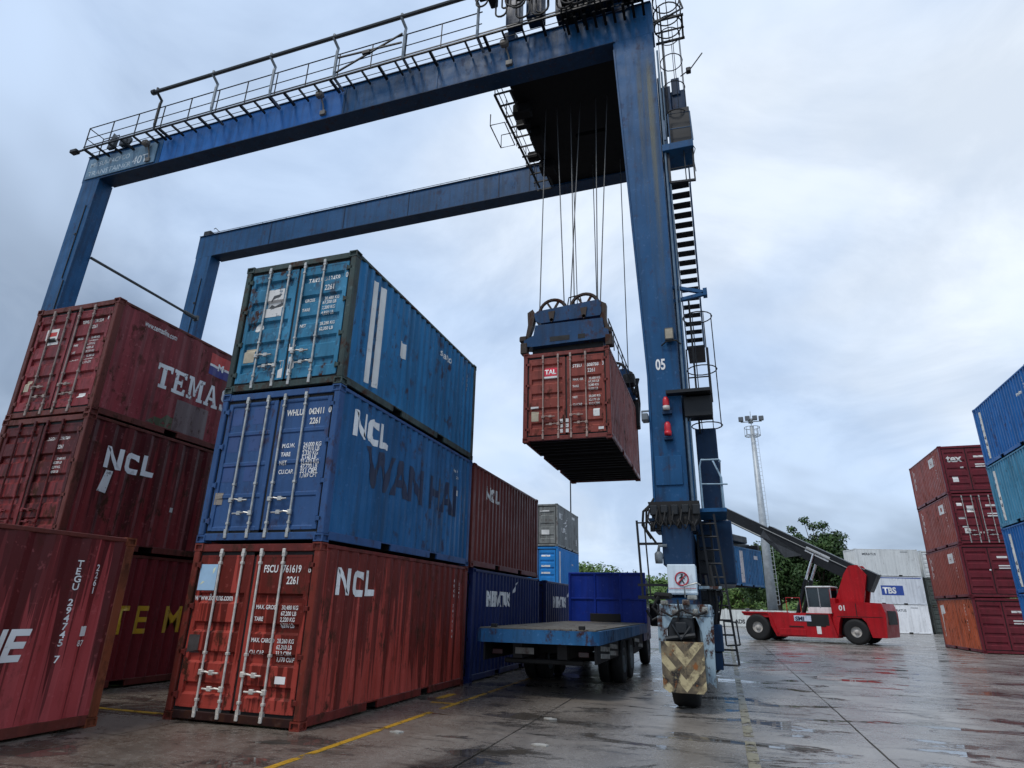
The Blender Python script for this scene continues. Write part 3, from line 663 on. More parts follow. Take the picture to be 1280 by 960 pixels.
for i in range(len(xs_)-1):
    for j in range(len(ys_)-1):
        gpx = .010+.006*random.random(); x0, x1, y0, y1 = xs_[i]+gpx, xs_[i+1]-gpx, ys_[j]+gpx*.45, ys_[j+1]-gpx*.45
        k = .0015*random.random()
        # slightly ragged slab edges
        def rag(a, b, n=9): return [a+(b-a)*t/n for t in range(n+1)]
        poly = [(x, y0+random.uniform(-.006, .006)) for x in rag(x0, x1)]+[(x1+random.uniform(-.008, .008), y) for y in rag(y0, y1)[1:]]
        poly += [(x, y1+random.uniform(-.006, .006)) for x in rag(x1, x0)[1:]]+[(x0+random.uniform(-.008, .008), y) for y in rag(y1, y0)[1:-1]]
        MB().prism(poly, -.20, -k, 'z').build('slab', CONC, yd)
def worn_line(name, hexc, wear):
    g = G(name); P = g.pos(); n = g.noise(P, 2.2, 8, .68); n2 = g.noise(P, 18, 4, .6)
    c = g.mix(g.ramp(n2, .35, .65), tuple(x*.6 for x in lin(hexc)), lin(hexc)); g.done(c, .38)
    tr = g.node('ShaderNodeBsdfTransparent'); mx = g.node('ShaderNodeMixShader')
    g.l.new(g.ramp(n, .5+.12*(1-wear)-.06, .5+.12*(1-wear)), mx.inputs[0]); g.l.new(g.b.outputs[0], mx.inputs[1]); g.l.new(tr.outputs[0], mx.inputs[2]); g.l.new(mx.outputs[0], g.n['Material Output'].inputs[0]); return g.m
YEL = worn_line('yellow_road_paint', '#c99a2c', .35); PYEL = worn_line('pale_yellow_road_paint', '#8f866a', .45)
def strip(x0, x1, y0, y1, mat): MB().box(x0, x1, y0, y1, .002, .006).build('painted_line', mat, yd)
strip(.88, .98, -9, 2.35, YEL); strip(.90, .99, 2.75, 9.5, YEL); strip(.45, .90, 3.35, 3.44, YEL); strip(.30, .45, 3.9, 4.6, YEL)
strip(-9, -2.2, .30, .40, YEL); strip(5.92, 6.06, -4, 2.0, PYEL); strip(5.92, 6.06, 2.4, 11, PYEL); strip(5.93, 6.06, 12, 30, PYEL)

# ================================================================ gantry crane
CB = paint('crane_blue', '#0f466f', rust=.2, streak=.5, fade=.4, rough=.46, dents=.08)
CBB = paint('crane_blue_bright', '#155a9c', rust=.08, streak=.35, fade=.3, rough=.42, dents=.06)
CBD = paint('crane_blue_dark', '#0b2b48', rust=.25, streak=.35, fade=.3, rough=.42, dents=.05)
STEEL = plain('gantry_dark_steel', '#23272b', .55, .3, .3)
LBLUE = paint('bogie_pale_blue', '#8a9fab', rust=.9, streak=.7, fade=.5)
rtg = thing('gantry_crane', 'blue rubber tyred gantry crane straddling the container rows, marked 05 on its leg', 'crane', (4.95, 6.8, 0))
rtg_o = Vector((4.95, 6.8, 0))
def cpart(name, mb, mat, parent=None, smooth=False):
    """part in world coordinates, re-based on the crane's own origin (sub-parts share that origin)"""
    mb.v = [tuple(Vector(v)-rtg_o) for v in mb.v]
    return mb.build(name, mat, parent or rtg, smooth)
XL, XR = -18.45, 5.28; SL = .0165
def gz(x): return (x-XL)*SL
ZB, ZT = 18.15, 19.42
def girder(y0, y1):
    m_ = MB()
    def ring_(x, dz=0): return [(x, y0, ZB+gz(x)), (x, y1, ZB+gz(x)), (x, y1, ZT+gz(x)), (x, y0, ZT+gz(x))]
    m_.add(ring_(XL)+ring_(XR), [(0, 3, 2, 1), (4, 5, 6, 7), (0, 1, 5, 4), (1, 2, 6, 5), (2, 3, 7, 6), (3, 0, 4, 7)])
    return m_
def flange(m_, x0, x1, y0, y1, z0, z1):
    m_.add([(x, y, z+gz(x)) for x in (x0, x1) for y in (y0, y1) for z in (z0, z1)], [(0, 1, 3, 2), (4, 6, 7, 5), (0, 4, 5, 1), (2, 3, 7, 6), (0, 2, 6, 4), (1, 5, 7, 3)]); return m_
YF, YB = 6.4, 12.65
gf = cpart('girder', girder(YF, YF+.58), CB); gb = cpart('girder', girder(YB, YB+.58), CB)
for y in (YF, YB):
    par = gf if y == YF else gb
    cpart('flange', flange(flange(MB(), XL+.02, XR-.02, y-.05, y+.63, ZT, ZT+.035), XL+1.1, XR-1.2, y-.04, y+.62, ZB-.03, ZB), CBD, par)
    cpart('trolley_rail', flange(MB(), XL+.3, XR-.2, y+.24, y+.34, ZT+.035, ZT+.13), STEEL, par)
cpart('repainted_panel', flange(MB(), -14.35, -5.85, YF-.006, YF-.002, ZB+.02, ZT-.02), CBB, gf)
for x in (-14.36, -5.8, -2.1, 1.2): cpart('web_stiffener', flange(MB(), x, x+.05, YF-.02, YF, ZB+.02, ZT-.02), CB, gf)
for x in (-14.0, -9.8, -6.4, -2.0, -0.6, -.3): cpart('web_stiffener', flange(MB(), x, x+.04, YB-.016, YB, ZB+.02, ZT-.02), CBD, gb)
SIGNB = paint('sign_faded_grey', '#5f7c92', rust=.25, streak=.3, fade=.6)
sg = cpart('sign_board', flange(MB(), -18.30, -14.55, YF-.045, YF-.008, ZB+.10, ZT-.16), SIGNB, gf)
def flat_text(txt, size, x, z, y, mat, parent, sxx=1., bold=.01, slope=SL, nm='lettering'):
    b = font_poly(txt, bold); me = conform(b, size, 0, 0, [], [], lambda u, v, l: (x+u-rtg_o.x, y-.003-rtg_o.y, z+v+u*slope), sxx)
    return put(nm, me, mat, parent)
SW = stencil('sign_lettering', '#b9cbd6', .45)
flat_text('MITSUI-PACECO', .34, -18.15, ZB+.66, YF-.045, SW, gf, .88); flat_text('TRANSTAINER', .36, -18.15, ZB+.20, YF-.045, SW, gf, 1.0); flat_text('40T', .56, -15.75, ZB+.28, YF-.045, stencil('sign_lettering_pale', '#cfdce4', .15), gf, .9)
# legs: inner faces lean outwards towards the ground
def leg(xo_t, xi_t, xo_b, xi_b, y0, y1, zt, zb, zm=7.2, xi_m=None):
    m_ = MB(); sec = [(zb, xo_b, xi_b), (zm, xo_b+(xo_t-xo_b)*.1, xi_m if xi_m is not None else xi_b), (zt, xo_t, xi_t)]
    V = []
    for z, a, b in sec: V += [(a, y0, z), (b, y0, z), (b, y1, z), (a, y1, z)]
    F = [(0, 1, 2, 3), (8, 11, 10, 9)]
    for k in (0, 4):
        for i in range(4): F.append((k+i, k+(i+1) % 4, k+4+(i+1) % 4, k+4+i))
    return m_.add(V, F)
for y in (YF, YB):
    d = .62
    l1 = cpart('leg', leg(-18.42, -17.45, -18.65, -17.9, y+.002, y+d, ZB+gz(-18), 3.4, 7.2, -17.85), CB)
    for z in (5., 8.5, 12., 15.5): cpart('bolt_row', MB().box(-17.93, -17.86, y-.03, y+.002, z, z+.08).tube([(-17.86, y-.02, z-2), (-17.75, y-.02, z+1.4)], .02, 6), STEEL, l1)
    l2 = cpart('leg', leg(5.24, 4.02, 5.26, 4.48, y+.002, y+d+.1, ZB+gz(5), 3.4, 7.2, 4.52), CB)
    if y == YF: legR = l2
g = G('leg_run_stain'); v = g.obj(); sz = g.node('ShaderNodeSeparateXYZ'); g.l.new(v, sz.inputs[0])
n1 = g.noise(v, 1.0, 4, .55, None, (4.0, 4.0, .05)); n2 = g.noise(v, 1.0, 6, .6, None, (14, 14, .12))
mk = g.math('MULTIPLY', g.ramp(g.math('ADD', g.math('MULTIPLY', n1, .7), g.math('MULTIPLY', n2, .3)), .40, .62), g.math('MULTIPLY', g.ramp(sz.outputs[2], 8.4, 15.5, .0, .75), g.math('MULTIPLY', g.ramp(sz.outputs[2], 17.85, 16.6), g.math('MULTIPLY', g.ramp(sz.outputs[0], -.30, -.14), g.ramp(sz.outputs[0], .245, .12)))))
g.done(g.mix(n2, lin('#4c5a58'), lin('#8d8560')), .6); tr_ = g.node('ShaderNodeBsdfTransparent'); mx_ = g.node('ShaderNodeMixShader')
g.l.new(mk, mx_.inputs[0]); g.l.new(tr_.outputs[0], mx_.inputs[1]); g.l.new(g.b.outputs[0], mx_.inputs[2]); g.l.new(mx_.outputs[0], g.n['Material Output'].inputs[0])
cpart('run_stain', MB().add([(4.78, YF-.004, 8.4), (5.20, YF-.004, 8.4), (5.20, YF-.004, 17.9), (4.62, YF-.004, 17.9)], [(0, 1, 2, 3)]), g.m, legR)
for x in (4.46,): cpart('edge_strip', MB().bar((4.50, YF-.012, 7.2), (4.04, YF-.012, 18.2), .05, .03).bar((4.50, YF-.012, 7.2), (4.47, YF-.012, 3.5), .05, .03), CB, legR)
# brace rod between the left legs
cpart('brace', MB().tube([(-17.5, YF+.6, 14.72), (-17.5, YB+.02, 14.62)], .06, 8).tube([(-17.5, YB-.75, 14.63), (-17.5, YB+.0, 14.62)], .10, 8).box(-17.62, -17.38, YB-.10, YB+.01, 14.5, 14.75), plain('brace_steel', '#4a4f52', .5, .4), None)
# end ties joining the two girders
for x in (4.75,): cpart('end_tie', MB().box(x-.22, x+.22, YF+.58, YB, ZB+.35+gz(x), ZT-.15+gz(x), .02), CBD)
# sill beams, bogies, wheels for both sides
TYRE = plain('tyre_rubber', '#151515', .75, 0, .3, 20); RIM = plain('wheel_rim', '#6d7478', .5, .3)
def tyre(m_, c, Ro, w, ri):
    p = [(ri, -w*.42), (Ro*.80, -w*.5), (Ro*.95, -w*.46), (Ro, -w*.34), (Ro, w*.34), (Ro*.95, w*.46), (Ro*.80, w*.5), (ri, w*.42)]
    return m_.lathe(p, c, 'x', 32)
HAZ = None
def hazard(name, a, b):
    g = G(name); v = g.obj(); s = g.node('ShaderNodeSeparateXYZ'); g.l.new(v, s.inputs[0])
    t = g.math('ADD', g.math('ABSOLUTE', g.math('SUBTRACT', s.outputs[0], .08)), g.math('MULTIPLY', s.outputs[2], -.85))
    st = g.math('GREATER_THAN', g.math('FRACT', g.math('MULTIPLY', t, -2.9)), .5)
    n = g.noise(v, 5, 8, .65); c = g.mix(st, lin(a), lin(b))
    c = g.mix(g.ramp(n, .46, .58), c, lin('#7d6f55')); c = g.mix(g.ramp(g.noise(v, 3.1, 6, .6), .53, .60), c, lin('#1d1a17')); c = g.mix(g.ramp(g.noise(v, 6, 6, .6), .58, .66), c, lin('#8a5526'))
    g.bump(g.noise(v, 4, 6, .6), .5, .03); return g.done(c, .62)
HAZ = hazard('hazard_chevrons', '#b9ab84', '#5b5040')
for xc in (4.98, -18.25):
    near = xc > 0
    sb = cpart('sill_beam', MB().box(xc-.30, xc+.30, 5.35, 14.25, 2.58, 3.42, .02), CBD)
    if near: cpart('leg_foot', MB().box(4.42, 5.42, YF-.28, YF+.98, 3.42, 3.95, .03).box(4.36, 5.48, YF-.34, YF+1.04, 3.60, 3.66), CBD, sb)
    for yc in (6.7, 12.95):
        bg_ = cpart('bogie', MB().prism([(yc-1.95, 1.62), (yc+1.95, 1.62), (yc+1.95, 1.84), (yc+.7, 2.35), (yc-.7, 2.35), (yc-1.95, 1.84)], xc-.26, xc+.26, 'x').box(xc-.2, xc+.2, yc-.35, yc+.35, 2.3, 2.6), CBD)
        for s in (-1, 1):
            wy_ = yc+s*1.6
            f = cpart('wheel_fork', MB().box(xc-.36, xc+.60, wy_-.62, wy_+.62, 1.60, 1.82, .02)
                      .prism([(wy_-.55, 1.6), (wy_+.55, 1.6), (wy_+.20, .62), (wy_-.20, .62)], xc-.40, xc-.33, 'x').prism([(wy_-.62, 1.6), (wy_+.55, 1.6), (wy_+.30, .45), (wy_-.40, .45)], xc+.36, xc+.44, 'x')
                      .prism([(xc-.40, 1.6), (xc-.40, .95), (xc-.30, .95), (xc-.24, 1.36), (xc-.10, 1.6)], wy_-.66, wy_-.60, 'y').prism([(xc+.62, 1.6), (xc+.30, 1.6), (xc+.40, 1.32), (xc+.46, .5), (xc+.58, .4)], wy_-.66, wy_-.60, 'y'), LBLUE, bg_)
            tm = MB(); tyre(tm, (xc+.02, wy_, .745), .745, .52, .38); w_ = cpart('wheel', tm, TYRE, None, True)
            rm_ = MB(); rm_.lathe([(.0, -.20), (.12, -.24), (.14, -.16), (.34, -.12), (.385, -.22), (.385, .22), (.34, .12), (.14, .16), (.12, .24), (0, .20)], (xc+.02, wy_, .745), 'x', 20); cpart('rim', rm_, RIM, w_, True)
    for yb_, ss in ((4.12, 1), (15.5, -1)):
        if not near and ss > 0: continue
        bp = MB().prism([(xc-.33, .40), (xc-.22, .33), (xc+.36, .33), (xc+.42, .40), (xc+.42, 1.17), (xc-.33, 1.17)], yb_-.03*ss, yb_+.05*ss, 'y').box(xc-.28, xc-.2, min(yb_+.05*ss, yb_+.5*ss), max(yb_+.05*ss, yb_+.5*ss), .9, 1.1).box(xc+.2, xc+.28, min(yb_+.05*ss, yb_+.5*ss), max(yb_+.05*ss, yb_+.5*ss), .9, 1.1)
        bpo = bp.v; cc = Vector((xc, yb_, .75)); bp.v = [tuple(Vector(v)-cc) for v in bpo]
        o_ = bp.build('bumper', HAZ, rtg); o_.location = cc-rtg_o
# clutter inside the front fork
cpart('gear_case', MB().box(4.75, 5.25, 4.45, 4.62, 1.22, 1.58, .03).tube([(4.72, 4.4, 1.2), (5.26, 4.4, 1.28)], .05).tube([(4.85, 4.38, 1.45), (5.0, 4.36, 1.2), (5.18, 4.4, 1.42)], .03).box(4.90, 5.12, 4.36, 4.46, 1.3, 1.5, .02), STEEL)
cpart('hose', MB().tube([(4.98, 4.4, 1.9), (5.0, 4.36, 1.7), (4.96, 4.4, 1.5)], .018).tube([(4.62, 4.5, 1.95), (4.5, 4.5, 1.75), (4.62, 4.5, 1.62)], .03).tube([(4.55, 4.7, 1.98), (4.85, 4.5, 1.96)], .06), BLACK)
FITM = paint('fitting_grimy', '#8d8f8a', rust=1., streak=.6)
for xa, xb, za, zb_ in ((4.66, 4.80, 1.80, 1.88), (4.86, 5.02, 1.62, 1.72), (5.06, 5.20, 1.80, 1.90), (5.24, 5.34, 1.64, 1.74), (5.40, 5.52, 1.66, 1.78), (5.16, 5.34, 1.90, 1.98)): cpart('fork_fitting', MB().box(xa, xb, 4.42, 4.50, za, zb_, .015).lathe([(0, 0), (.02, 0), (.02, .03), (0, .03)], ((xa+xb)/2, 4.39, (za+zb_)/2), 'y', 8), FITM)
cpart('hose', MB().tube([(4.66, 4.42, 1.70), (4.85, 4.36, 1.60), (5.05, 4.40, 1.72), (5.3, 4.36, 1.62), (5.5, 4.42, 1.70)], .022), BLACK)
# white cabinet with the no-pedestrians sign
wc = cpart('cabinet', MB().box(4.78, 5.33, 4.95, 5.55, 2.0, 2.58, .012).box(4.775, 5.335, 4.94, 5.55, 2.03, 2.06), paint('cabinet_white', '#c9d6de', rust=.12, streak=.25, fade=.2))
RED = plain('sign_red', '#b8283a', .45); INK = plain('sign_ink', '#1d1d20', .5)
sgm = MB(); cx_, cz_, yy = 5.055, 2.30, 4.936
sgm.ring((cx_, yy, cz_), .125, .013, 'y', 28); sgm.bar((cx_-.09, yy, cz_-.09), (cx_+.09, yy, cz_+.09), .018, .01, (0, 1, 0)); cpart('prohibition_sign', sgm, RED, wc)
pg = MB(); pg.lathe([(0, -.004), (.022, -.004), (.022, .004), (0, .004)], (cx_+.005, yy, cz_+.075), 'y', 10)
pg.bar((cx_, yy, cz_+.05), (cx_-.005, yy, cz_-.02), .04, .008, (0, 1, 0)); pg.bar((cx_, yy, cz_-.02), (cx_+.045, yy, cz_-.09), .022, .008, (0, 1, 0)); pg.bar((cx_-.005, yy, cz_-.02), (cx_-.05, yy, cz_-.09), .022, .008, (0, 1, 0)); pg.bar((cx_, yy, cz_+.045), (cx_+.055, yy, cz_), .016, .008, (0, 1, 0)); pg.bar((cx_, yy, cz_+.045), (cx_-.05, yy, cz_+.01), .016, .008, (0, 1, 0))
cpart('walking_figure', pg, INK, wc); cpart('stripe', MB().box(4.79, 5.32, 4.930, 4.936, 2.115, 2.125), RED, wc)
cpart('handle', MB().tube([(5.10, 4.9, 1.95), (5.10, 4.82, 2.16), (5.34, 4.82, 2.22), (5.40, 4.9, 2.18)], .016), GALV, wc)
PIPE = plain('rail_paint', '#3b5570', .45, .2); PIPED = plain('rail_dark', '#16191d', .5, .3)
# left-hand frame with camera, by the truck lane
cpart('side_frame', MB().bar((4.20, 5.6, 1.95), (4.14, 5.6, 3.55), .045).bar((4.36, 5.6, 1.95), (4.30, 5.6, 3.5), .03).bar((4.14, 5.6, 3.05), (4.75, 5.6, 3.05), .05).bar((4.1, 5.6, 2.2), (4.75, 5.6, 2.2), .05).bar((4.14, 5.6, 3.5), (4.75, 5.6, 3.5), .03).bar((4.1, 5.6, 1.95), (4.75, 5.6, 1.95), .07).tube([(4.25, 5.7, 1.7), (4.35, 5.7, 1.5), (4.55, 5.7, 1.6)], .03), PIPED)
cpart('camera', MB().lathe([(0, 0), (.075, .0), (.085, .10), (.085, .2), (.05, .24), (0, .24)], (4.60, 5.3, 2.62), 'z', 14).tube([(4.60, 5.3, 2.86), (4.62, 5.3, 2.98), (4.78, 5.3, 2.98)], .035), plain('camera_grey', '#6b7276', .4), None, True)
cpart('hose', MB().tube([(4.45, 6.1, 4.0), (4.25, 6.0, 3.8), (4.22, 6.0, 3.5), (4.4, 6.0, 3.2)], .03).tube([(4.5, 6.05, 4.1), (4.32, 6.0, 3.8), (4.3, 6.0, 3.4), (4.5, 6.0, 3.1)], .025), BLACK)
cpart('drive_housing', MB().prism([(4.42, 3.92), (5.50, 3.92), (5.46, 3.55), (5.36, 3.44), (4.72, 3.44), (4.50, 3.60)], 5.40, 6.1, 'y'), DARKSTEEL)
for k in range(7): x = 4.5+k*.14; cpart('cable_gland', MB().lathe([(0, 0), (.05, 0), (.05, .14), (.03, .2), (0, .2)], (x, 5.36+.05*(k % 2), 3.28+.06*(k % 3)), 'z', 8), BLACK)
for k in range(6):
    x = 4.45+k*.17; cpart('hose', MB().tube([(x, 5.38, 3.75), (x-.04, 5.28, 3.5), (x+.06, 5.26, 3.32+.05*(k % 2)), (x+.13, 5.34, 3.5)], .022), BLACK)
for k in range(5): x = 4.46+k*.22; cpart('motor_cover', MB().box(x, x+.16, 5.34, 5.42, 3.62+.04*(k % 2), 3.84, .02), STEEL)
# ladder and boxes on the right of the bogie
def ladder(m_, p, q, w, step=.28, axis=(1, 0, 0), r=.02):
    p, q, a = Vector(p), Vector(q), Vector(axis)*w/2; L_ = (q-p).length
    m_.bar(p-a, q-a, .045, .03).bar(p+a, q+a, .045, .03)
    for k in range(int(L_/step)+1):
        t = p+(q-p)*(k*step/L_); m_.tube([t-a, t+a], r, 6)
    return m_
cpart('ladder', ladder(MB(), (5.85, 5.75, .70), (5.62, 5.9, 3.7), .30), PIPED)
cpart('ladder', ladder(MB(), (5.52, 6.6, 1.1), (5.52, 6.8, 3.7), .30), PIPED)
cpart('valve_box', MB().box(5.46, 5.74, 5.5, 6.1, .95, 1.45, .02).box(5.50, 5.70, 5.55, 6.0, .62, .93), CBD)
for hz_ in ([(5.46, 5.9, .7), (5.5, 5.8, .5), (5.62, 5.9, .62)],): cpart('hose', MB().tube(hz_, .03), BLACK)
cpart('hose', MB().tube([(5.5, 5.6, 2.4), (5.55, 5.5, 1.9), (5.5, 5.6, 1.4)], .03).tube([(5.6, 5.6, 2.6), (5.68, 5.5, 1.9), (5.6, 5.6, 1.4)], .03).tube([(5.7, 5.7, 2.6), (5.8, 5.6, 2.0), (5.68, 5.7, 1.5)], .02), BLACK)
cpart('mirror_frame', MB().bar((5.78, 5.7, 1.52), (6.02, 5.7, 1.50), .03).bar((6.02, 5.7, 1.50), (6.05, 5.7, 1.08), .03).bar((6.05, 5.7, 1.08), (5.80, 5.7, 1.06), .03).bar((5.79, 5.7, 1.06), (5.78, 5.7, 1.52), .03), PIPED)
cpart('step_plate', MB().box(5.36, 5.78, 5.2, 6.2, 2.12, 2.17).bar((5.4, 5.2, 2.15), (5.8, 5.2, 2.15), .05), LBLUE)
rc = random.Random(5)
for k in range(18):
    y = 6.9+k*.27; z = rc.uniform(1.7, 3.0); cpart('power_unit', MB().box(5.33, 5.42+rc.random()*.38, y, y+.22, z, z+rc.uniform(.2, .6), .01), CBD if k % 2 else STEEL)
cpart('power_pack', MB().box(5.34, 6.15, 7.4, 10.4, 2.3, 3.75, .03), CBD)
# electric cabinet on the sill with its landing
cpart('electric_cabinet', MB().box(5.50, 6.0, 7.3, 9.6, 3.85, 6.02, .02), CBD)
cpart('landing', MB().box(5.30, 6.05, 5.85, 7.25, 3.74, 3.82), CB)
cpart('handrail', MB().tube([(5.56, 5.9, 3.82), (5.56, 5.9, 4.75), (5.60, 5.9, 4.90), (5.98, 5.9, 4.90), (6.02, 5.9, 4.85)], .022).tube([(6.0, 5.9, 3.82), (6.0, 5.95, 4.5), (5.85, 6.2, 4.95), (5.6, 6.5, 5.05)], .022).tube([(5.56, 5.9, 4.36), (6.12, 5.9, 4.34)], .018).tube([(6.0, 7.2, 3.82), (6.0, 7.2, 4.85), (6.0, 5.95, 4.85)], .02), plain('handrail_paint', '#7e97a8', .4, .2))
# leg furniture
ff = MB().box(4.98, 5.20, YF-.16, YF-.03, 8.08, 8.42, .02); fl_ = cpart('floodlight', ff, plain('lamp_body', '#4a4a48', .5), legR); cpart('lamp_glass', MB().box(5.0, 5.18, YF-.166, YF-.16, 8.12, 8.38), plain('lamp_glass', '#a79c86', .25), legR)
cpart('lamp_arm', MB().tube([(4.88, YF-.05, 7.98), (5.0, YF-.12, 8.05), (5.25, YF-.12, 8.06), (5.36, YF-.1, 7.95)], .02), PIPED, legR)
flat_text('05', .40, 4.70, 7.36, YF-.004, WHITE_B, legR, .62, .025, 0)
for z in (5.62, 6.25):
    bc = MB(); bc.lathe([(0, 0), (.085, 0), (.085, .10), (0, .10)], (4.90, YF-.14, z), 'z', 14); cpart('beacon_base', bc, plain('beacon_base', '#c9c5bf', .4) if z > 6 else plain('beacon_red', '#c8222e', .35), legR, True)
    bc = MB(); bc.lathe([(.075, .10), (.08, .18), (.07, .28), (.04, .33), (0, .34)], (4.90, YF-.14, z), 'z', 14); cpart('beacon', bc, plain('beacon_red', '#c8222e', .35), legR, True)
cpart('beacon_bracket', MB().box(4.80, 5.0, YF-.15, YF, 5.52, 5.58).box(4.80, 5.02, YF-.15, YF, 6.16, 6.24), CBD, legR)
cpart('access_panel', MB().box(4.54, 5.16, YF-.03, YF, 4.45, 5.15, .01), CB, legR)
cpart('side_camera', MB().box(4.30, 4.46, YF-.2, YF+.1, 6.02, 6.2, .02).bar((4.3, YF, 6.3), (4.52, YF, 6.3), .04).bar((4.30, YF, 6.05), (4.30, YF, 6.32), .03), plain('camera_grey', '#6b7276'), legR)
cpart('conduit', MB().tube([(5.34, YF+.05, 17.8), (5.34, YF+.05, 3.6)], .03).tube([(5.42, YF+.12, 17.0), (5.42, YF+.12, 3.6)], .022).tube([(5.31, YF+.35, 17.0), (5.31, YF+.35, 3.6)], .05), plain('conduit', '#5d7283', .4, .3))
# front service platform with caged ladder above it
cpart('platform', MB().box(4.92, 5.95, YF-.30, YF-.04, 6.62, 6.70).box(5.30, 5.98, YF-.04, YF+1.9, 6.62, 6.70), PIPED)
pb = MB()
for k in range(3):
    for j in range(2): pb.box(5.34+k*.2, 5.48+k*.2, YF-.05, YF, 6.15+j*.18, 6.28+j*.18)
cpart('junction_box', MB().box(5.30, 5.96, YF-.02, YF+.4, 6.08, 6.60, .02), PIPED)
def cage(m_, c, r, z0, z1, n=4, verts=6, a0=-1.9, a1=1.9):
    for k in range(n): m_.ring((c[0], c[1], z0+(z1-z0)*k/(n-1)), r, .016, 'z', 16, m=5)
    for k in range(verts):
        t = a0+(a1-a0)*k/(verts-1); m_.tube([(c[0]+r*math.cos(t), c[1]+r*math.sin(t), z0), (c[0]+r*math.cos(t), c[1]+r*math.sin(t), z1)], .011, 5)
    return m_
lc = MB(); cage(lc, (5.80, 7.2, 0), .37, 6.05, 9.05, 3); ladder(lc, (5.62, 7.2, 5.9), (5.62, 7.2, 9.6), .34, .28, (0, 1, 0)); cpart('ladder_cage', lc, PIPED)
cpart('landing', MB().box(5.42, 5.95, 10.6, 12.0, 9.62, 9.68), PIPED)
cpart('hoop', MB().bar((5.45, 7.3, 6.7), (5.45, 7.3, 8.2), .035).bar((5.98, 7.3, 6.7), (5.98, 7.3, 8.2), .05).bar((5.45, 7.3, 7.4), (5.98, 7.3, 7.4), .03), PIPED)
# stair rising from the rear towards the front leg, outboard side
st = cpart('stair_stringer', MB().bar((5.40, 11.0, 9.75), (5.40, 7.1, 13.25), .03, .20).bar((5.93, 11.0, 9.75), (5.93, 7.1, 13.25), .03, .20), CB)
for k in range(19):
    t = k/18; y = 11.0+(7.1-11.0)*t; z = 9.75+3.5*t; cpart('tread', MB().box(5.42, 5.91, y-.13, y+.13, z-.02, z+.02), PIPED, st)
cpart('stair_rail', MB().tube([(5.95, 11.0, 10.75), (5.95, 7.1, 14.25)], .02).tube([(5.95, 11., 9.75), (5.95, 11., 10.75)], .018).tube([(5.95, 9., 11.54), (5.95, 9., 12.54)], .018).tube([(5.95, 7.1, 13.25), (5.95, 7.1, 14.25)], .018), PIPE, st)
cpart('bracket', MB().bar((5.26, 6.6, 9.72), (6.05, 6.6, 9.45), .09, .09).bar((5.26, 6.6, 9.30), (6.05, 6.6, 9.42), .09, .09).box(6.0, 6.1, 6.5, 6.7, 9.34, 9.54), CB)
# upper landing with switch cabinets, caged ladder to the girder
cpart('upper_platform', MB().box(5.27, 6.12, 6.35, 7.3, 13.95, 14.18, .01), CB)
up = cpart('lower_cage', MB().bar((5.42, 6.5, 12.95), (6.10, 6.5, 12.9), .06).bar((5.42, 6.5, 12.95), (5.42, 6.5, 13.95), .06).bar((6.08, 6.5, 12.9), (6.08, 6.5, 13.95), .04).tube([(5.42, 6.5, 13.4), (6.08, 6.5, 13.4)], .015).tube([(5.85, 6.5, 12.9), (5.85, 6.5, 13.95)], .015).tube([(6.1, 6.5, 14.1), (6.16, 6.45, 13.9), (6.08, 6.4, 13.6), (6.12, 6.4, 13.1)], .012), PIPED)
cpart('switch_cabinet', MB().box(5.50, 6.10, 6.55, 7.3, 14.18, 15.55, .02), PIPED)
cpart('switch_cabinet', MB().box(5.34, 5.62, 6.75, 7.3, 15.2, 16.65, .02).box(5.62, 6.05, 6.85, 7.3, 15.6, 16.5, .02).box(5.66, 5.9, 6.8, 7.0, 16.3, 16.95, .02), CBD)
cpart('handrail', MB().tube([(5.50, 6.4, 14.18), (5.50, 6.4, 15.25), (6.10, 6.4, 15.2), (6.12, 6.4, 14.18)], .022).tube([(5.50, 6.4, 14.7), (6.1, 6.4, 14.66)], .016).box(5.34, 5.40, 6.32, 6.36, 14.3, 15.0), PIPE)
uc = MB(); cage(uc, (5.72, 6.75, 0), .33, 15.4, 18.6, 4, 6, -3.0, 1.4); ladder(uc, (5.50, 6.9, 14.2), (5.50, 6.9, 19.9), .34, .28, (0, 1, 0)); cpart('ladder_cage', uc, PIPED)
cpart('flood_arm', MB().tube([(5.95, 6.6, 16.75), (6.25, 6.5, 16.85), (6.62, 6.4, 17.25)], .018).box(6.12, 6.26, 6.4, 6.55, 16.7, 16.86, .02), PIPED)
tp = MB()
for z in (19.0, 19.55, 20.1): tp.ring((5.72, 6.75, z), .42, .022, 'z', 18)
for k in range(8):
    t = k*math.pi/4; tp.tube([(5.72+.42*math.cos(t), 6.75+.42*math.sin(t), 18.9), (5.72+.42*math.cos(t), 6.75+.42*math.sin(t), 20.4)], .014, 5)
tp.bar((5.3, 6.35, 18.9), (6.2, 6.35, 18.9), .06).bar((5.3, 7.2, 18.9), (6.2, 7.2, 18.9), .06).bar((6.15, 6.35, 18.9), (6.15, 7.2, 18.9), .06).bar((5.3, 6.8, 18.9), (6.2, 6.8, 18.9), .04); tp.tube([(5.3, 6.2, 18.6), (5.9, 6.1, 18.75), (6.2, 6.3, 19.1), (6.1, 6.3, 19.6)], .03)
cpart('top_landing', tp, PIPED)
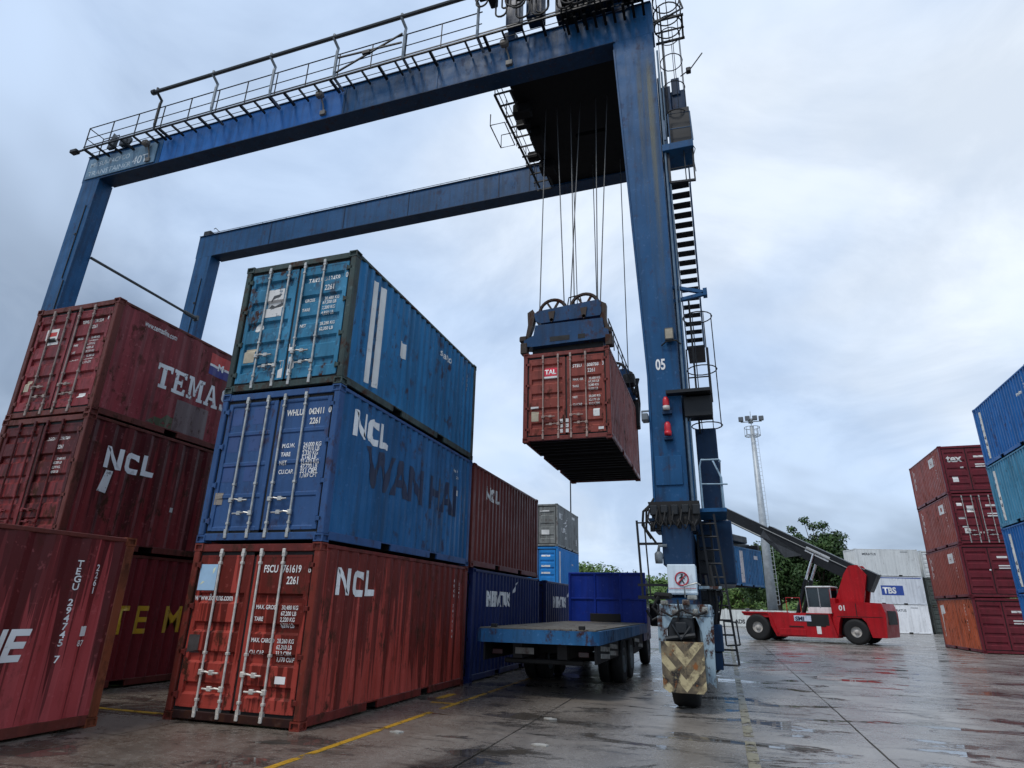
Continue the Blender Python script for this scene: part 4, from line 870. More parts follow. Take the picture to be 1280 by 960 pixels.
# walkway along the front girder
ZW = 19.16; YW = 5.72
wk = cpart('walkway_edge', flange(flange(MB(), XL+.55, 4.9, YW-.03, YW+.03, ZW, ZW+.05), XL+.55, 4.9, YW-.012, YW+.008, ZW+.12, ZW+.17), PIPED)
x = XL+.6; k = 0
while x < 4.8:
    cpart('bracket', flange(MB(), x, x+(.09 if k % 3 == 0 else .05), YW+.03, YF-.05, ZW-.02, ZW+.06), PIPED, wk); x += .655; k += 1
for yy in (YW+.30,): cpart('grating_bar', flange(MB(), XL+.55, 4.9, yy, yy+.02, ZW+.06, ZW+.075), PIPED, wk)
hr = MB(); x = XL+.6
for k in range(13):
    xx = XL+.6+k*1.375*.98; hr.tube([(xx, YW, ZW+.1+gz(xx)), (xx, YW, ZW+1.12+gz(xx))], .022, 6)
for h in (.58, 1.12): hr.tube([(XL+.6, YW, ZW+h+gz(XL+.6)), (-.2, YW, ZW+h+gz(-.2))], .018 if h < 1 else .022, 6)
hr.tube([(XL+.6, YW, ZW+1.12), (XL+.6, YF-.05, ZW+1.12), (XL+.6, YF-.05, ZW+.2)], .022).tube([(XL+.6, YW, ZW+.58), (XL+.6, YF-.05, ZW+.58)], .018).tube([(XL+1.5, YF-.05, ZW+.2), (XL+1.5, YF-.05, ZW+1.1), (XL+.6, YF-.05, ZW+1.1)], .02)
cpart('handrail', hr, PIPED, wk)
ft = MB(); pts = [(-14.25, YW-.25, 20.98), (.4, YW-.25, 21.16)]; ft.tube(pts, .075, 8).tube([(-14.4, YW-.25, 20.98), (-14.25, YW-.25, 20.98)], .11, 8); cpart('festoon_beam', ft, plain('festoon_grey', '#33383c', .45, .3), wk, False)
GPOST = plain('gooseneck_grey', '#7c858c', .45, .3)
for gx in (-14.1, -11.3, -8.6, -5.85, -3.1, -.35):
    z0 = ZW+gz(gx); cpart('gooseneck_post', MB().tube([(gx, YW+.6, z0+.02), (gx, YW-.02, z0+.05), (gx+.02, YW-.05, z0+.25), (gx+.02, YW-.05, 20.45+gz(gx)*.6), (gx+.02, YW-.02, 20.65+gz(gx)*.6), (gx-.05, YW-.25, 20.90+gz(gx)*.6), (gx-.05, YW-.25, 21.10+gz(gx)*.6)], .055, 8), GPOST if gx > -13 else PIPED, wk)
cpart('cable_brace', MB().bar((-5.85, YW-.02, ZW+.95+gz(-6)), (-3.2, YW-.02, ZW+.78+gz(-3)), .05).bar((-5.85, YW-.02, ZW+.22+gz(-6)), (-3.2, YW-.02, ZW+1.2+gz(-3)), .05).box(-4.75, -4.45, YW-.08, YW+.04, ZW+.72+gz(-4.6), ZW+.86+gz(-4.6)), PIPED, wk)
for gx in (-15.0, -6.75, .45):
    cpart('floodlight', MB().box(gx-.14, gx+.14, YF-.34, YF-.10, 19.02+gz(gx), 19.26+gz(gx), .05).tube([(gx, YF-.1, 19.1+gz(gx)), (gx+.1, YF-.06, 18.75+gz(gx)), (gx+.14, YF-.03, 18.45+gz(gx))], .03).box(gx+.02, gx+.24, YF-.1, YF, 18.32+gz(gx), 18.5+gz(gx)), plain('lamp_warm_grey', '#6f6a63', .5), gf)
cpart('end_lamp', MB().box(XL-.05, XL+.30, YW-.12, YW+.1, ZW-.06, ZW+.10, .02).bar((XL+.3, YW, ZW), (XL+.7, YW, ZW+.02), .06), PIPED, wk)
cpart('cable_sheave', MB().prism([(XL+1.25, ZW+.3), (XL+1.55, ZW+.3), (XL+1.65, ZW+.75), (XL+1.45, ZW+1.05), (XL+1.35, ZW+.7)], YF-.25, YF-.1, 'y').lathe([(0, 0), (.2, 0), (.2, .08), (0, .08)], (XL+2.3, YF-.2, ZW+.5), 'y', 16).box(XL+1.9, XL+2.3, YF-.25, YF-.05, ZW+.3, ZW+.6, .03), plain('festoon_grey', '#33383c'), wk)
# thin handrail wire on the rear girder
hb = MB(); hb.tube([(XL+.4, YB+.1, ZT+.22), (-.3, YB+.1, ZT+.22+gz(-.3))], .014, 5)
for k in range(13):
    xx = XL+1.+k*1.4; hb.tube([(xx, YB+.1, ZT+gz(xx)), (xx, YB+.1, ZT+.22+gz(xx))], .014, 5)
hb.tube([(XL+.7, YB+.1, ZT+.45), (XL+.8, YB+.1, ZT+.5), (XL+1.1, YB+.1, ZT+.22)], .02, 5); hb.box(XL+.1, XL+.55, YB+.05, YB+.5, ZT+.03, ZT+.4, .04)
cpart('guard_wire', hb, PIPED, gb)

# ================================================================ trolley
TX0, TX1 = .35, 4.55
tro = thing('crane_trolley', 'dark trolley platform with machinery bridging the two crane girders above the hanging container', 'crane trolley', (2.4, 9.8, 19.3), group=None)
to = Vector((2.4, 9.8, 19.3))
def tpart(name, mb, mat, parent=None, smooth=False):
    mb.v = [tuple(Vector(v)-to) for v in mb.v]; return mb.build(name, mat, parent or tro, smooth)
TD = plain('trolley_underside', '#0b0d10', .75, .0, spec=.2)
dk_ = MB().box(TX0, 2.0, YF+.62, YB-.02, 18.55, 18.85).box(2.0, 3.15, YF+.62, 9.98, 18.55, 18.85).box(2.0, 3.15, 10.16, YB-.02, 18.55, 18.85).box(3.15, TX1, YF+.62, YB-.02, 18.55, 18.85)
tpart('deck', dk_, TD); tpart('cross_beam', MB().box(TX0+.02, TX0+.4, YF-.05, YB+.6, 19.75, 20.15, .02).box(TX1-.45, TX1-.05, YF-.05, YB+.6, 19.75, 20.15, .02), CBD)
for x in (TX0+.2, TX1-.25):
    for y in (YF+.29, YB+.29): tpart('trolley_wheel', MB().lathe([(0, -.09), (.24, -.09), (.24, -.05), (.20, -.05), (.20, .09), (0, .09)], (x, y, ZT+gz(x)+.335), 'y', 20), STEEL, None)
for x in (TX0+.2, TX1-.25): tpart('hanger', MB().box(x-.1, x+.1, YF+.66, YF+.95, 18.85, 19.78).box(x-.1, x+.1, YB-.35, YB-.08, 18.85, 19.78), CBD)
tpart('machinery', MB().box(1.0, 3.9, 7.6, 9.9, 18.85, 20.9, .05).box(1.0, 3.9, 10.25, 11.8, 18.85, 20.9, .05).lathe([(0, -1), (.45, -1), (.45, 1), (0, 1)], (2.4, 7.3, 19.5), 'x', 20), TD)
tpart('machinery_house', MB().box(.5, 1.0, 6.1, 6.5, 20.15, 22.4, .02).box(1.25, 1.8, 6.0, 6.5, 20.15, 22.4, .02).box(2.2, 4.6, 6.2, 7.2, 20.16, 22.6, .02), CBD)
rc = random.Random(21)
for k in range(26):
    x = rc.uniform(2.5, 5.0); z = rc.uniform(19.35, 21.0); w_ = rc.uniform(.08, .45); tpart('cable_gear', MB().box(x, x+w_, 5.62+rc.random()*.3, 6.2, z, z+rc.uniform(.06, .35), .015), TD)
for k in range(7): x = 2.6+k*.36; tpart('cable_drum', MB().lathe([(0, -.1), (.22, -.1), (.22, -.07), (.12, -.06), (.12, .06), (.22, .07), (.22, .1), (0, .1)], (x, 5.85, 19.62+.1*(k % 3)), 'x', 16), TD)
for k in range(9): tpart('cable_tray_rung', MB().box(2.6+k*.3, 2.68+k*.3, 5.75, 6.34, 19.25, 19.30), TD)
cab_m = MB(); rc = random.Random(3)
for k in range(16):
    x = .35+k*.17+rc.uniform(-.03, .03); dpt = rc.uniform(.5, 1.35); w_ = rc.uniform(.10, .34); y = 5.55+rc.uniform(-.12, .12); zb_ = 20.9-dpt
    pts = [(x, y, 21.4), (x, y, zb_+w_)]+[(x+w_*(1-math.cos(t)), y, zb_+w_-w_*math.sin(t)) for t in (.5, 1.0, 1.57, 2.1, 2.6)]+[(x+2*w_, y, zb_+w_), (x+2*w_, y, 21.4)]
    cab_m.tube(pts, .032, 6)
for k in range(22):
    a = Vector((rc.uniform(2.6, 4.9), 5.5, rc.uniform(19.6, 20.8))); b = a+Vector((rc.uniform(-.5, .5), rc.uniform(-.1, .1), rc.uniform(-.2, .5))); cab_m.tube([a, (a+b)/2+Vector((0, 0, -.15)), b], .03, 6)
tpart('festoon_cable', cab_m, BLACK)
tpart('festoon_trolley', MB().box(.1, .35, 5.35, 5.75, 20.6, 21.3, .03).box(1.0, 1.2, 5.35, 5.75, 20.6, 21.3, .03).ring((-.15, 5.5, 20.75), .2, .03, 'y').box(-.25, .1, 5.4, 5.6, 20.85, 21.1, .03), DARKSTEEL)
# side platform of the trolley with rails
sp_ = MB(); XA, XB_ = -.15, .42
for x in (XA, XB_): sp_.bar((x, 7.0, 18.2), (x+.1, 12.4, 18.35), .07)
for k in range(11): y = 7.0+k*.54; sp_.bar((XA, y, 18.2), (XB_+.1, y, 18.22), .05)
tpart('side_platform', sp_, PIPED)
sr = MB()
for k in range(5): y = 7.1+k*1.25; sr.tube([(XA-.02, y, 18.2), (XA-.05, y, 19.25)], .018, 5)
for h in (.55, 1.05): sr.tube([(XA-.04, 7.1, 18.2+h), (XA-.04, 12.1, 18.3+h)], .016, 5)
sr.tube([(XA-.55, 8.1, 18.0), (XA-.55, 9.3, 18.0), (XA, 9.3, 18.0), (XA, 8.1, 18.0), (XA-.55, 8.1, 18.0), (XA-.55, 8.1, 18.5)], .022, 5).tube([(XA-.55, 9.3, 18.), (XA-.55, 9.3, 18.6), (XA, 9.3, 18.6)], .018, 5)
tpart('platform_rail', sr, PIPED)
for xa, xb, ya, yb_, za in ((.2, .85, 7.9, 8.3, 18.1), (.45, .9, 9.2, 10.1, 18.05), (.3, .9, 11.0, 11.6, 18.15), (.1, .6, 8.6, 8.9, 18.2), (.0, .45, 10.4, 10.7, 18.2)): tpart('sheave_block', MB().box(xa, xb, ya, yb_, za, 18.56, .05), TD)

# ================================================================ spreader with its hoist ropes
sp = thing('spreader', 'blue container spreader with rope sheaves clamped on the hanging container', 'spreader', (HX-CW/2, HY+CL/2, HZ+CH))
so_ = Vector((HX-CW/2, HY+CL/2, HZ+CH))
def spart(name, mb, mat, parent=None, smooth=False): return mb.build(name, mat, parent or sp, smooth)
SB = paint('spreader_blue', '#12395c', rust=.55, streak=.4, fade=.35); GRIME = paint('spreader_grime', '#3a2f28', rust=.7, streak=.5)
hw, hl = CW/2, CL/2
for s in (-1, 1):
    y0 = s*hl; a, b = (y0, y0+.42) if s < 0 else (y0-.42, y0)
    fr_ = spart('end_beam', MB().prism([(-hw, .24), (-hw+.25, .20), (hw-.25, .24), (hw, .28), (hw, .48), (hw-.12, .55), (hw-.16, .86), (-hw+.34, .86), (-hw+.28, .55), (-hw, .42)], a, b, 'y'), SB)
    yo = a-.004 if s < 0 else b+.004
    spart('slot', MB().box(-.45, .12, min(yo, yo+.002*s), max(yo, yo+.002*s)+.001, .30, .45).box(.36, .56, min(yo, yo+.002*s), max(yo, yo+.002*s)+.001, .30, .44), BLACK, fr_)
    for sx2 in (-1, 1):
        spart('twistlock_housing', MB().box(sx2*hw-.10, sx2*hw+.10, min(y0, y0-s*.2)-.02, max(y0, y0-s*.2)+.02, .012, .34, .02), GRIME, fr_)
        spart('flipper', MB().prism([(sx2*(hw-.05), .45), (sx2*(hw+.0), .5), (sx2*(hw-.08), .95), (sx2*(hw-.06), 1.35), (sx2*(hw-.22), 1.45), (sx2*(hw-.30), 1.28), (sx2*(hw-.22), .9)], min(y0-s*.12, y0-s*.32), max(y0-s*.12, y0-s*.32), 'y').box(sx2*hw-.16, sx2*hw+.06, min(y0-s*.05, y0-s*.35), max(y0-s*.05, y0-s*.35), .42, .60, .03), GRIME, fr_)
    hb_ = spart('head_block', MB().prism([(-.90, 1.04), (-.75, .96), (.98, 1.0), (1.02, 1.10), (1.02, 1.42), (.95, 1.50), (-.85, 1.36), (-.95, 1.28)], min(y0-s*.10, y0-s*.40), max(y0-s*.10, y0-s*.40), 'y'), SB)
    for xx in (-.42, .52): spart('lug', MB().prism([(xx-.10, 1.28), (xx+.10, 1.30), (xx+.05, 1.0), (xx, .94), (xx-.05, 1.0)], min(y0-s*.07, y0-s*.10), max(y0-s*.07, y0-s*.10), 'y').lathe([(0, 0), (.05, 0), (.05, .02), (0, .02)], (xx, y0-s*.07-(.02 if s > 0 else 0), 1.02), 'y', 10), GRIME, hb_)
    for xx in (-.42, .52):
        sm = MB(); sm.ring((xx, y0-s*.25, 1.34+(.06 if xx > 0 else 0)), .40, .055, 'y', 26)
        for t in (0, math.pi/3, 2*math.pi/3): sm.bar((xx-.4*math.cos(t), y0-s*.25, 1.37-.4*math.sin(t)), (xx+.4*math.cos(t), y0-s*.25, 1.37+.4*math.sin(t)), .06, .05, (0, 1, 0))
        spart('sheave', sm, GRIME, hb_)
    spart('guard', MB().tube([(.02, y0-s*.25, 1.5), (.06, y0-s*.25, 1.75), (.38, y0-s*.25, 1.80), (.42, y0-s*.25, 1.6)], .02, 5), DARKSTEEL, hb_)
for s in (-1, 1): spart('lower_beam', MB().box(-hw+.2, hw-.2, s*(hl-.32)-.12, s*(hl-.32)+.12, .05, .26, .02), DARKSTEEL)
for sx2 in (-1, 1): spart('side_beam', MB().box(sx2*(hw-.30)-.12, sx2*(hw-.30)+.12, -hl+.42, hl-.42, .12, .52, .02), SB)
spart('cross_beam', MB().box(-hw+.42, hw-.42, -.5, .5, .12, .55, .02), SB)
rl = MB(); rl.tube([(hw-.06, -hl+.4, 1.0), (hw-.06, hl-.4, 1.0)], .018, 5).tube([(hw-.06, -hl+.4, .76), (hw-.06, hl-.4, .76)], .014, 5)
for k in range(7): y = -hl+.5+k*.85; rl.tube([(hw-.06, y, .4), (hw-.06, y, 1.0)], .016, 5)
spart('handrail', rl, PIPED); spart('cable_basket', MB().box(hw-.3, hw+.1, hl-1.3, hl-.9, .55, .95, .04).tube([(hw, hl-.6, .4), (hw+.15, hl-.5, 1.0), (hw+.05, hl-.3, 1.1), (hw+.1, hl-.1, .2), (hw+.05, hl-.05, -.4)], .05, 6).box(hw-.05, hw+.10, hl-.35, hl, -.75, .2, .03), BLACK)
ROPE = plain('wire_rope', '#3a3d40', .5, .4)
def rope(p, q): spart('hoist_rope', MB().tube([p, q], .017, 6), ROPE)
top_ = 18.55-so_.z
for xb, xt in ((-.82, -.95), (-.08, -.55), (.10, .30), (.22, -.05), (.90, .85), (.98, 1.25)): rope((xb, -hl+.25, 1.5), (xt, -hl+1.4, top_))
for xb, xt in ((-.82, -.7), (-.08, .1), (1.0, 1.2)): rope((xb, hl-.25, 1.45), (xt, hl-1.3, top_))
# ================================================================ flatbed truck
tr = thing('flatbed_truck', 'blue flatbed truck parked under the hanging container with its tall headboard seen from behind', 'truck', (2.13, 8.5, 0))
tO = Vector((2.13, 8.5, 0))
def kpart(name, mb, mat, parent=None, smooth=False):
    mb.v = [tuple(Vector(v)-tO) for v in mb.v]; return mb.build(name, mat, parent or tr, smooth)
TB = paint('truck_blue', '#235a86', rust=.6, streak=.4, fade=.6, rough=.45); HBL = paint('headboard_blue', '#0f2f8c', rust=.12, streak=.35, fade=.35, rough=.4, dents=.3)
DKP = paint('bed_planks', '#5f5a50', rust=.5, streak=.2, fade=.5, rough=.6)
x0, x1 = .86, 3.42
bed = kpart('bed_frame', MB().prism([(x0, 4.62), (x0+.12, 4.5), (x1-.14, 4.5), (x1, 4.66), (x1, 13.0), (x0, 13.0)], 1.02, 1.275, 'z'), TB)
for k in range(10):
    xa = x0+.05+k*(x1-x0-.1)/10; kpart('plank', MB().box(xa+.006, xa+(x1-x0-.1)/10-.006, 4.58, 12.95, 1.275, 1.30, .003), DKP, bed)
for x in (x0+.35, x1-.35): kpart('twist_lock', MB().box(x-.06, x+.06, 4.6, 4.72, 1.30, 1.37, .01), DARKSTEEL, bed)
hd = kpart('headboard', MB().box(x0+.03, x1+.02, 12.98, 13.06, 1.28, 2.84, .01), HBL)
for xx in (x0+.03, x0+.88, x0+1.72, x1-.05): kpart('headboard_rib', MB().box(xx, xx+.07, 12.93, 12.978, 1.31, 2.83, .008), HBL, hd)
for zz in (1.98, 2.77): kpart('headboard_rib', MB().box(x0+.10, x1-.05, 12.945, 12.979, zz, zz+.06, .006), HBL, hd)
kpart('headboard_panel', MB().box(x0+.75, x0+1.75, 12.90, 12.94, 1.31, 1.55, .01), DARKSTEEL, hd)
kpart('chassis', MB().box(1.55, 1.75, 4.9, 15.4, .72, 1.02).box(2.5, 2.7, 4.9, 15.4, .72, 1.02).box(1.75, 2.5, 6.2, 6.4, .75, .98).box(1.2, 1.5, 10.4, 12.0, .55, .98, .02).box(2.8, 3.25, 10.6, 12.2, .5, .98, .02), DARKSTEEL)
kpart('under_run_bar', MB().box(1.3, 3.0, 5.1, 5.2, .60, .70, .02).bar((1.6, 5.15, .65), (1.6, 5.15, 1.02), .08).bar((2.65, 5.15, .65), (2.65, 5.15, 1.02), .08), BLACK)
kpart('tail_plate', MB().box(1.62, 2.02, 4.84, 4.858, .80, .92), paint('number_plate_dirty', '#6f6d68', rust=.7))
for x in (1.12, 2.95): kpart('tail_lamp', MB().box(x, x+.22, 4.83, 4.87, .78, .88, .01), plain('tail_lamp_red', '#2e0b0d', .35))
def truck_wheel(cx, cy, w, r=.52):
    m_ = MB(); tyre(m_, (cx, cy, r), r, w, .28); t = kpart('wheel', m_, TYRE, None, True)
    q = MB(); q.lathe([(0, -.10), (.10, -.12), (.12, -.04), (.24, -.02), (.285, -.14), (.285, .14), (.24, .02), (.12, .04), (.10, .12), (0, .10)], (cx, cy, r), 'x', 18); kpart('rim', q, RIM, t, True)
for cy in (8.35, 9.65):
    for cx in (1.02, 1.34, 2.90, 3.22): truck_wheel(cx, cy, .28)
    kpart('axle', MB().tube([(1.0, cy, .52), (3.25, cy, .52)], .07), DARKSTEEL)
for cx in (1.12, 3.14): truck_wheel(cx, 14.5, .30)
kpart('axle', MB().tube([(1.1, 14.5, .52), (3.15, 14.5, .52)], .07), DARKSTEEL)
REFL = paint('reflector_dirty', '#8f8f8a', rust=.6)
for k, (yy, zz) in enumerate(((5.2, .98), (5.2, .84), (6.3, .98), (6.3, .84), (10.4, .95), (11.2, .78))): kpart('reflector', MB().prism([(yy, zz), (yy+.95, zz-.06), (yy+.95, zz-.15), (yy, zz-.09)], x1-.085, x1-.06, 'x'), REFL)
kpart('side_skirt', MB().box(x1-.13, x1-.09, 4.75, 7.6, .66, 1.02), BLACK); kpart('side_skirt', MB().box(x1-.13, x1-.09, 10.3, 12.4, .60, 1.02), BLACK); kpart('side_skirt', MB().box(x0+.09, x0+.13, 4.75, 7.6, .66, 1.02), BLACK)
kpart('mudguard', MB().prism([(7.7, .75), (7.85, 1.0), (10.15, 1.0), (10.3, .75), (10.3, .72), (10.1, .96), (7.9, .96), (7.7, .70)], x1-.45, x1-.06, 'x').prism([(7.7, .75), (7.85, 1.0), (10.15, 1.0), (10.3, .75), (10.3, .72), (10.1, .96), (7.9, .96), (7.7, .70)], x0+.06, x0+.45, 'x'), BLACK)
kpart('cab', MB().prism([(13.25, .75), (15.35, .75), (15.4, 1.5), (15.15, 2.55), (14.9, 2.68), (13.25, 2.68)], 1.0, 3.28, 'x'), paint('cab_paint', '#1d2c52', rust=.2))
kpart('window', MB().prism([(13.8, 1.75), (15.1, 1.75), (14.95, 2.4), (13.8, 2.4)], 3.282, 3.29, 'x'), plain('dark_glass', '#10151a', .08))
kpart('mirror', MB().box(3.55, 3.72, 14.9, 15.0, 1.55, 2.1, .03).tube([(3.28, 14.95, 2.2), (3.6, 14.95, 2.2), (3.63, 14.95, 2.05)], .02).box(3.40, 3.66, 14.2, 14.7, 1.18, 1.9, .04), DARKSTEEL)

# ================================================================ reach stacker
fa = math.radians(180-24)
rs = thing('reach_stacker', 'red reach stacker with long black boom carrying a blue container', 'reach stacker', (8.53, 38.30, 0), fa); rs.scale = (.95, .95, .95)
RR = paint('stacker_red', '#a0121b', rust=.15, streak=.35, fade=.3, rough=.4, dents=.06); BK = paint('boom_black', '#1a1c1f', rust=.05, streak=.2, rough=.4)
def rpart(name, mb, mat, parent=None, smooth=False):
    if not (name.startswith('boom_') and name != 'boom_tower' or name in ('boom', 'name_plate', 'spreader_beam', 'wheel', 'rim')): mb.v = [(x*.88 if x < 0 else x, y, z) for x, y, z in mb.v]
    return mb.build(name, mat, parent or rs, smooth)
def rwheel(cx, cy, r, w):
    m_ = MB(); p = [(.42*r, -w*.42), (r*.8, -w*.5), (r*.95, -w*.46), (r, -w*.34), (r, w*.34), (r*.95, w*.46), (r*.8, w*.5), (.42*r, w*.42)]; m_.lathe(p, (cx, cy, r), 'y', 28)
    t = rpart('wheel', m_, TYRE, None, True); q = MB(); q.lathe([(0, -w*.4), (.14*r, -w*.42), (.18*r, -w*.2), (.36*r, -w*.18), (.43*r, -w*.40), (.43*r, w*.40), (.36*r, w*.18), (.18*r, w*.2), (.14*r, w*.42), (0, w*.4)], (cx, cy, r), 'y', 20); rpart('rim', q, plain('stacker_rim', '#b9b4ad', .5), t, True)
for cy in (1.80, 1.12, -1.12, -1.80): rwheel(0, cy, .82, .58)
for cy in (1.40, -1.40): rwheel(-5.92, cy, .74, .55)
rpart('axle', MB().tube([(0, -1.8, .82), (0, 1.8, .82)], .2), DARKSTEEL); rpart('axle', MB().tube([(-6.55, -1.4, .74), (-6.55, 1.4, .74)], .18), DARKSTEEL)
ch = rpart('chassis', MB().prism([(.9, 1.55), (1.0, 1.70), (-3.3, 1.78), (-5.2, 1.78), (-5.6, .35), (-1.35, .32), (-1.0, .95), (-.9, 1.45)], .9, 1.95, 'y').prism([(.9, 1.55), (1.0, 1.70), (-3.3, 1.78), (-5.2, 1.78), (-5.6, .35), (-1.35, .32), (-1.0, .95), (-.9, 1.45)], -1.95, -.9, 'y').box(-5.5, .3, -.9, .9, .6, 1.4), RR)
rpart('step', MB().box(-3.35, -2.35, 1.951, 1.99, .92, .98).box(-3.35, -2.35, 1.951, 1.99, .62, .68), DARKSTEEL, ch); rpart('locker', MB().box(-4.9, -3.6, 1.952, 1.97, .98, 1.62, .01), DARKSTEEL, ch)
rpart('front_fender', MB().box(-.9, 1.0, .85, 2.05, 1.70, 1.80, .02).box(-.9, 1.0, -2.05, -.85, 1.70, 1.80, .02).prism([(-.95, 1.75), (-1.5, .5), (-1.4, .5), (-.85, 1.75)], 1.955, 2.05, 'y'), RR, ch)
rear = rpart('counterweight', MB().prism([(-5.35, 1.55), (-5.5, 2.35), (-6.4, 2.52), (-8.55, 2.42), (-8.72, 1.9), (-8.72, 1.5), (-8.6, .45), (-7.7, .45), (-7.45, 1.3), (-7.2, 1.55)], -1.6, 1.6, 'y').prism([(-5.35, 1.6), (-5.35, .4), (-5.55, .4), (-5.75, 1.25), (-5.9, 1.6)], 1.0, 1.75, 'y').prism([(-5.35, 1.6), (-5.35, .4), (-5.55, .4), (-5.75, 1.25), (-5.9, 1.6)], -1.75, -1.0, 'y'), RR)
rpart('wheel_arch', MB().box(-8.3, -5.6, -1.05, 1.05, .5, 1.56), DARKSTEEL, rear)
for s in (-1, 1): rpart('boom_tower', MB().prism([(-4.95, 1.7), (-7.1, 1.9), (-7.7, 4.1), (-7.2, 4.75), (-6.6, 4.7), (-6.2, 4.2)], s*.62-.12, s*.62+.12, 'y'), RR)
rpart('tower_plate', MB().prism([(-4.95, 1.7), (-5.15, 1.7), (-6.4, 4.1), (-6.2, 4.2)], -.5, .5, 'y'), RR)
cabx = rpart('cab', MB().prism([(-3.45, 1.79), (-5.2, 1.79), (-5.2, 2.15), (-3.45, 2.15)], -.55, .95, 'y').box(-5.25, -3.5, -.6, 1.0, 3.36, 3.46, .03), paint('cab_white', '#d5d8d6', rust=.1))
for xx in (-3.52, -4.35, -5.18):
    for yy in (-.52, .92): rpart('pillar', MB().bar((xx, yy, 2.1), (xx+(.05 if xx > -4 else 0), yy, 3.4), .07), plain('pillar_light', '#8f979b', .4), cabx)
rpart('window', MB().box(-5.15, -3.55, -.50, -.48, 2.15, 3.36).box(-5.15, -3.55, .90, .915, 2.15, 3.36).box(-3.56, -3.54, -.48, .90, 2.15, 3.36), plain('tinted_glass', '#243238', .06), cabx)
rpart('handrail', MB().tube([(-2.3, 1.9, 1.78), (-2.3, 1.9, 2.7), (-3.3, 1.9, 2.7), (-3.3, 1.9, 1.78)], .03).tube([(-5.3, 1.5, 2.4), (-5.3, 1.5, 3.2), (-6.0, 1.5, 3.2), (-6.0, 1.5, 2.5)], .03), RR)
rpart('headlamp', MB().box(.75, .95, 1.2, 1.5, 1.82, 2.0, .03).tube([(.85, 1.35, 1.8), (.85, 1.35, 1.84)], .03), plain('lamp_head', '#5c6166'), ch)
rpart('grille', MB().box(-8.735, -8.70, -1.1, 1.1, 1.2, 2.0), DARKSTEEL, rear); rpart('hood_seam', MB().box(-6.95, -6.90, 1.601, 1.612, 1.6, 2.4).box(-8.5, -5.6, 1.601, 1.612, 1.60, 1.63), DARKSTEEL, rear)
rpart('fuel_tank', MB().box(-3.5, -1.6, 1.952, 2.0, .40, .80, .03), RR, ch); rpart('side_recess', MB().box(-5.15, -3.6, 1.951, 1.958, 1.05, 1.72), DARKSTEEL, ch)
rpart('engine_cover', MB().box(-5.6, -5.25, .2, 1.5, 1.79, 2.7, .03), RR)
bm0, bm1 = Vector((-6.85, 0, 3.74)), Vector((2.75, 0, 9.06)); bd = (bm1-bm0).normalized()
def bpt(t): return bm0+bd*t
bo = rpart('boom', MB().bar(bpt(0), bpt(7.0), .95, 1.05), BK); rpart('boom_extension', MB().bar(bpt(6.7)+Vector((0, 0, -.05)), bpt(11.1)+Vector((0, 0, -.05)), .72, .80), BK)
rpart('boom_tail', MB().bar(bpt(-.25), bpt(.5), 1.0, 1.2), BK, bo); rpart('boom_gusset', MB().prism([(bpt(4.4).x, bpt(4.4).z-.4), (bpt(7.5).x, bpt(7.5).z-.5), (bpt(7.2).x, bpt(7.2).z+.1), (bpt(5.4).x+.3, bpt(5.4).z-1.0)], .478, .52, 'y'), paint('boom_gusset', '#3a3d40', rust=.05), bo)
rpart('boom_pipe', MB().tube([bpt(1)+Vector((0, .53, .2)), bpt(7.4)+Vector((0, .53, .2))], .04).tube([bpt(7.4)+Vector((0, .42, -.5)), bpt(10.4)+Vector((0, .42, -.5))], .07), plain('pipe_grey', '#6c7072', .4, .3), bo)
pl_ = rpart('name_plate', MB().bar(bpt(2.5)+Vector((0, .485, .18)), bpt(4.1)+Vector((0, .485, .18)), .02, .34), plain('plate_pale', '#bfc2c4', .4), bo)
b = font_poly('KALMAR', .02); sl_ = math.atan2(bd.z, bd.x)
c_ = bpt(4.05)+Vector((0, 0, .08)); me = conform(b, .27, 0, 0, [], [], lambda u, v, l: (c_.x-u*math.cos(sl_)-v*math.sin(-sl_)*0, .50, c_.z-u*math.sin(sl_)+v), 1.05); put('lettering', me, INK, bo)
for s in (-1, 1):
    rpart('lift_cylinder', MB().tube([(-2.45, s*.55, 1.5), (-3.45, s*.55, 3.9)], .15, 12), BK); rpart('lift_rod', MB().tube([(-3.45, s*.55, 3.9), (-4.25, s*.55, 5.55)], .085, 10), plain('chrome_rod', '#d8dadb', .2, .9))
for tx, sz, xx, zz, yy in (('01', .42, -5.1, 1.98, 1.602),): put('lettering', conform(font_poly(tx, .03), sz, 0, 0, [], [], lambda u, v, l: (xx-u, yy, zz+v)), WHITE_B, rear)
rpart('placard', MB().box(-3.95, -2.75, 1.972, 1.98, 1.28, 1.62), plain('placard_white_blue', '#c9cede', .4), ch); put('lettering', conform(font_poly('SMI', .04), .34, 0, 0, [], [], lambda u, v, l: (-2.5-u*1.1, 1.985, 1.31+v)), NAVY, ch)
rpart('sticker', MB().box(-4.55, -4.25, 1.972, 1.98, .55, 1.0), WHITE_B, ch)
cx0 = 2.45
head = rpart('boom_head', MB().bar(bpt(10.85), bpt(10.85)+Vector((.0, 0, -2.0)), .6, .5).box(cx0-.5, cx0+.6, -.6, .6, 6.65, 7.25, .05), BK)
rpart('spreader_beam', MB().box(cx0-.55, cx0+.55, -2.9, 2.9, 6.28, 6.68, .04).box(cx0-1.2, cx0+1.2, 2.75, 3.15, 6.21, 6.6, .03).box(cx0-1.2, cx0+1.2, -3.15, -2.75, 6.21, 6.6, .03).box(cx0-1.0, cx0-.5, -1.4, 1.4, 6.6, 7.1, .05), BK)
lf_ = Matrix.Rotation(fa, 3, 'Z'); base = Vector((8.53, 38.30, 0))
ctr = base+lf_ @ Vector((cx0*.95, 0, 0))
yw = fa-math.pi+0.0
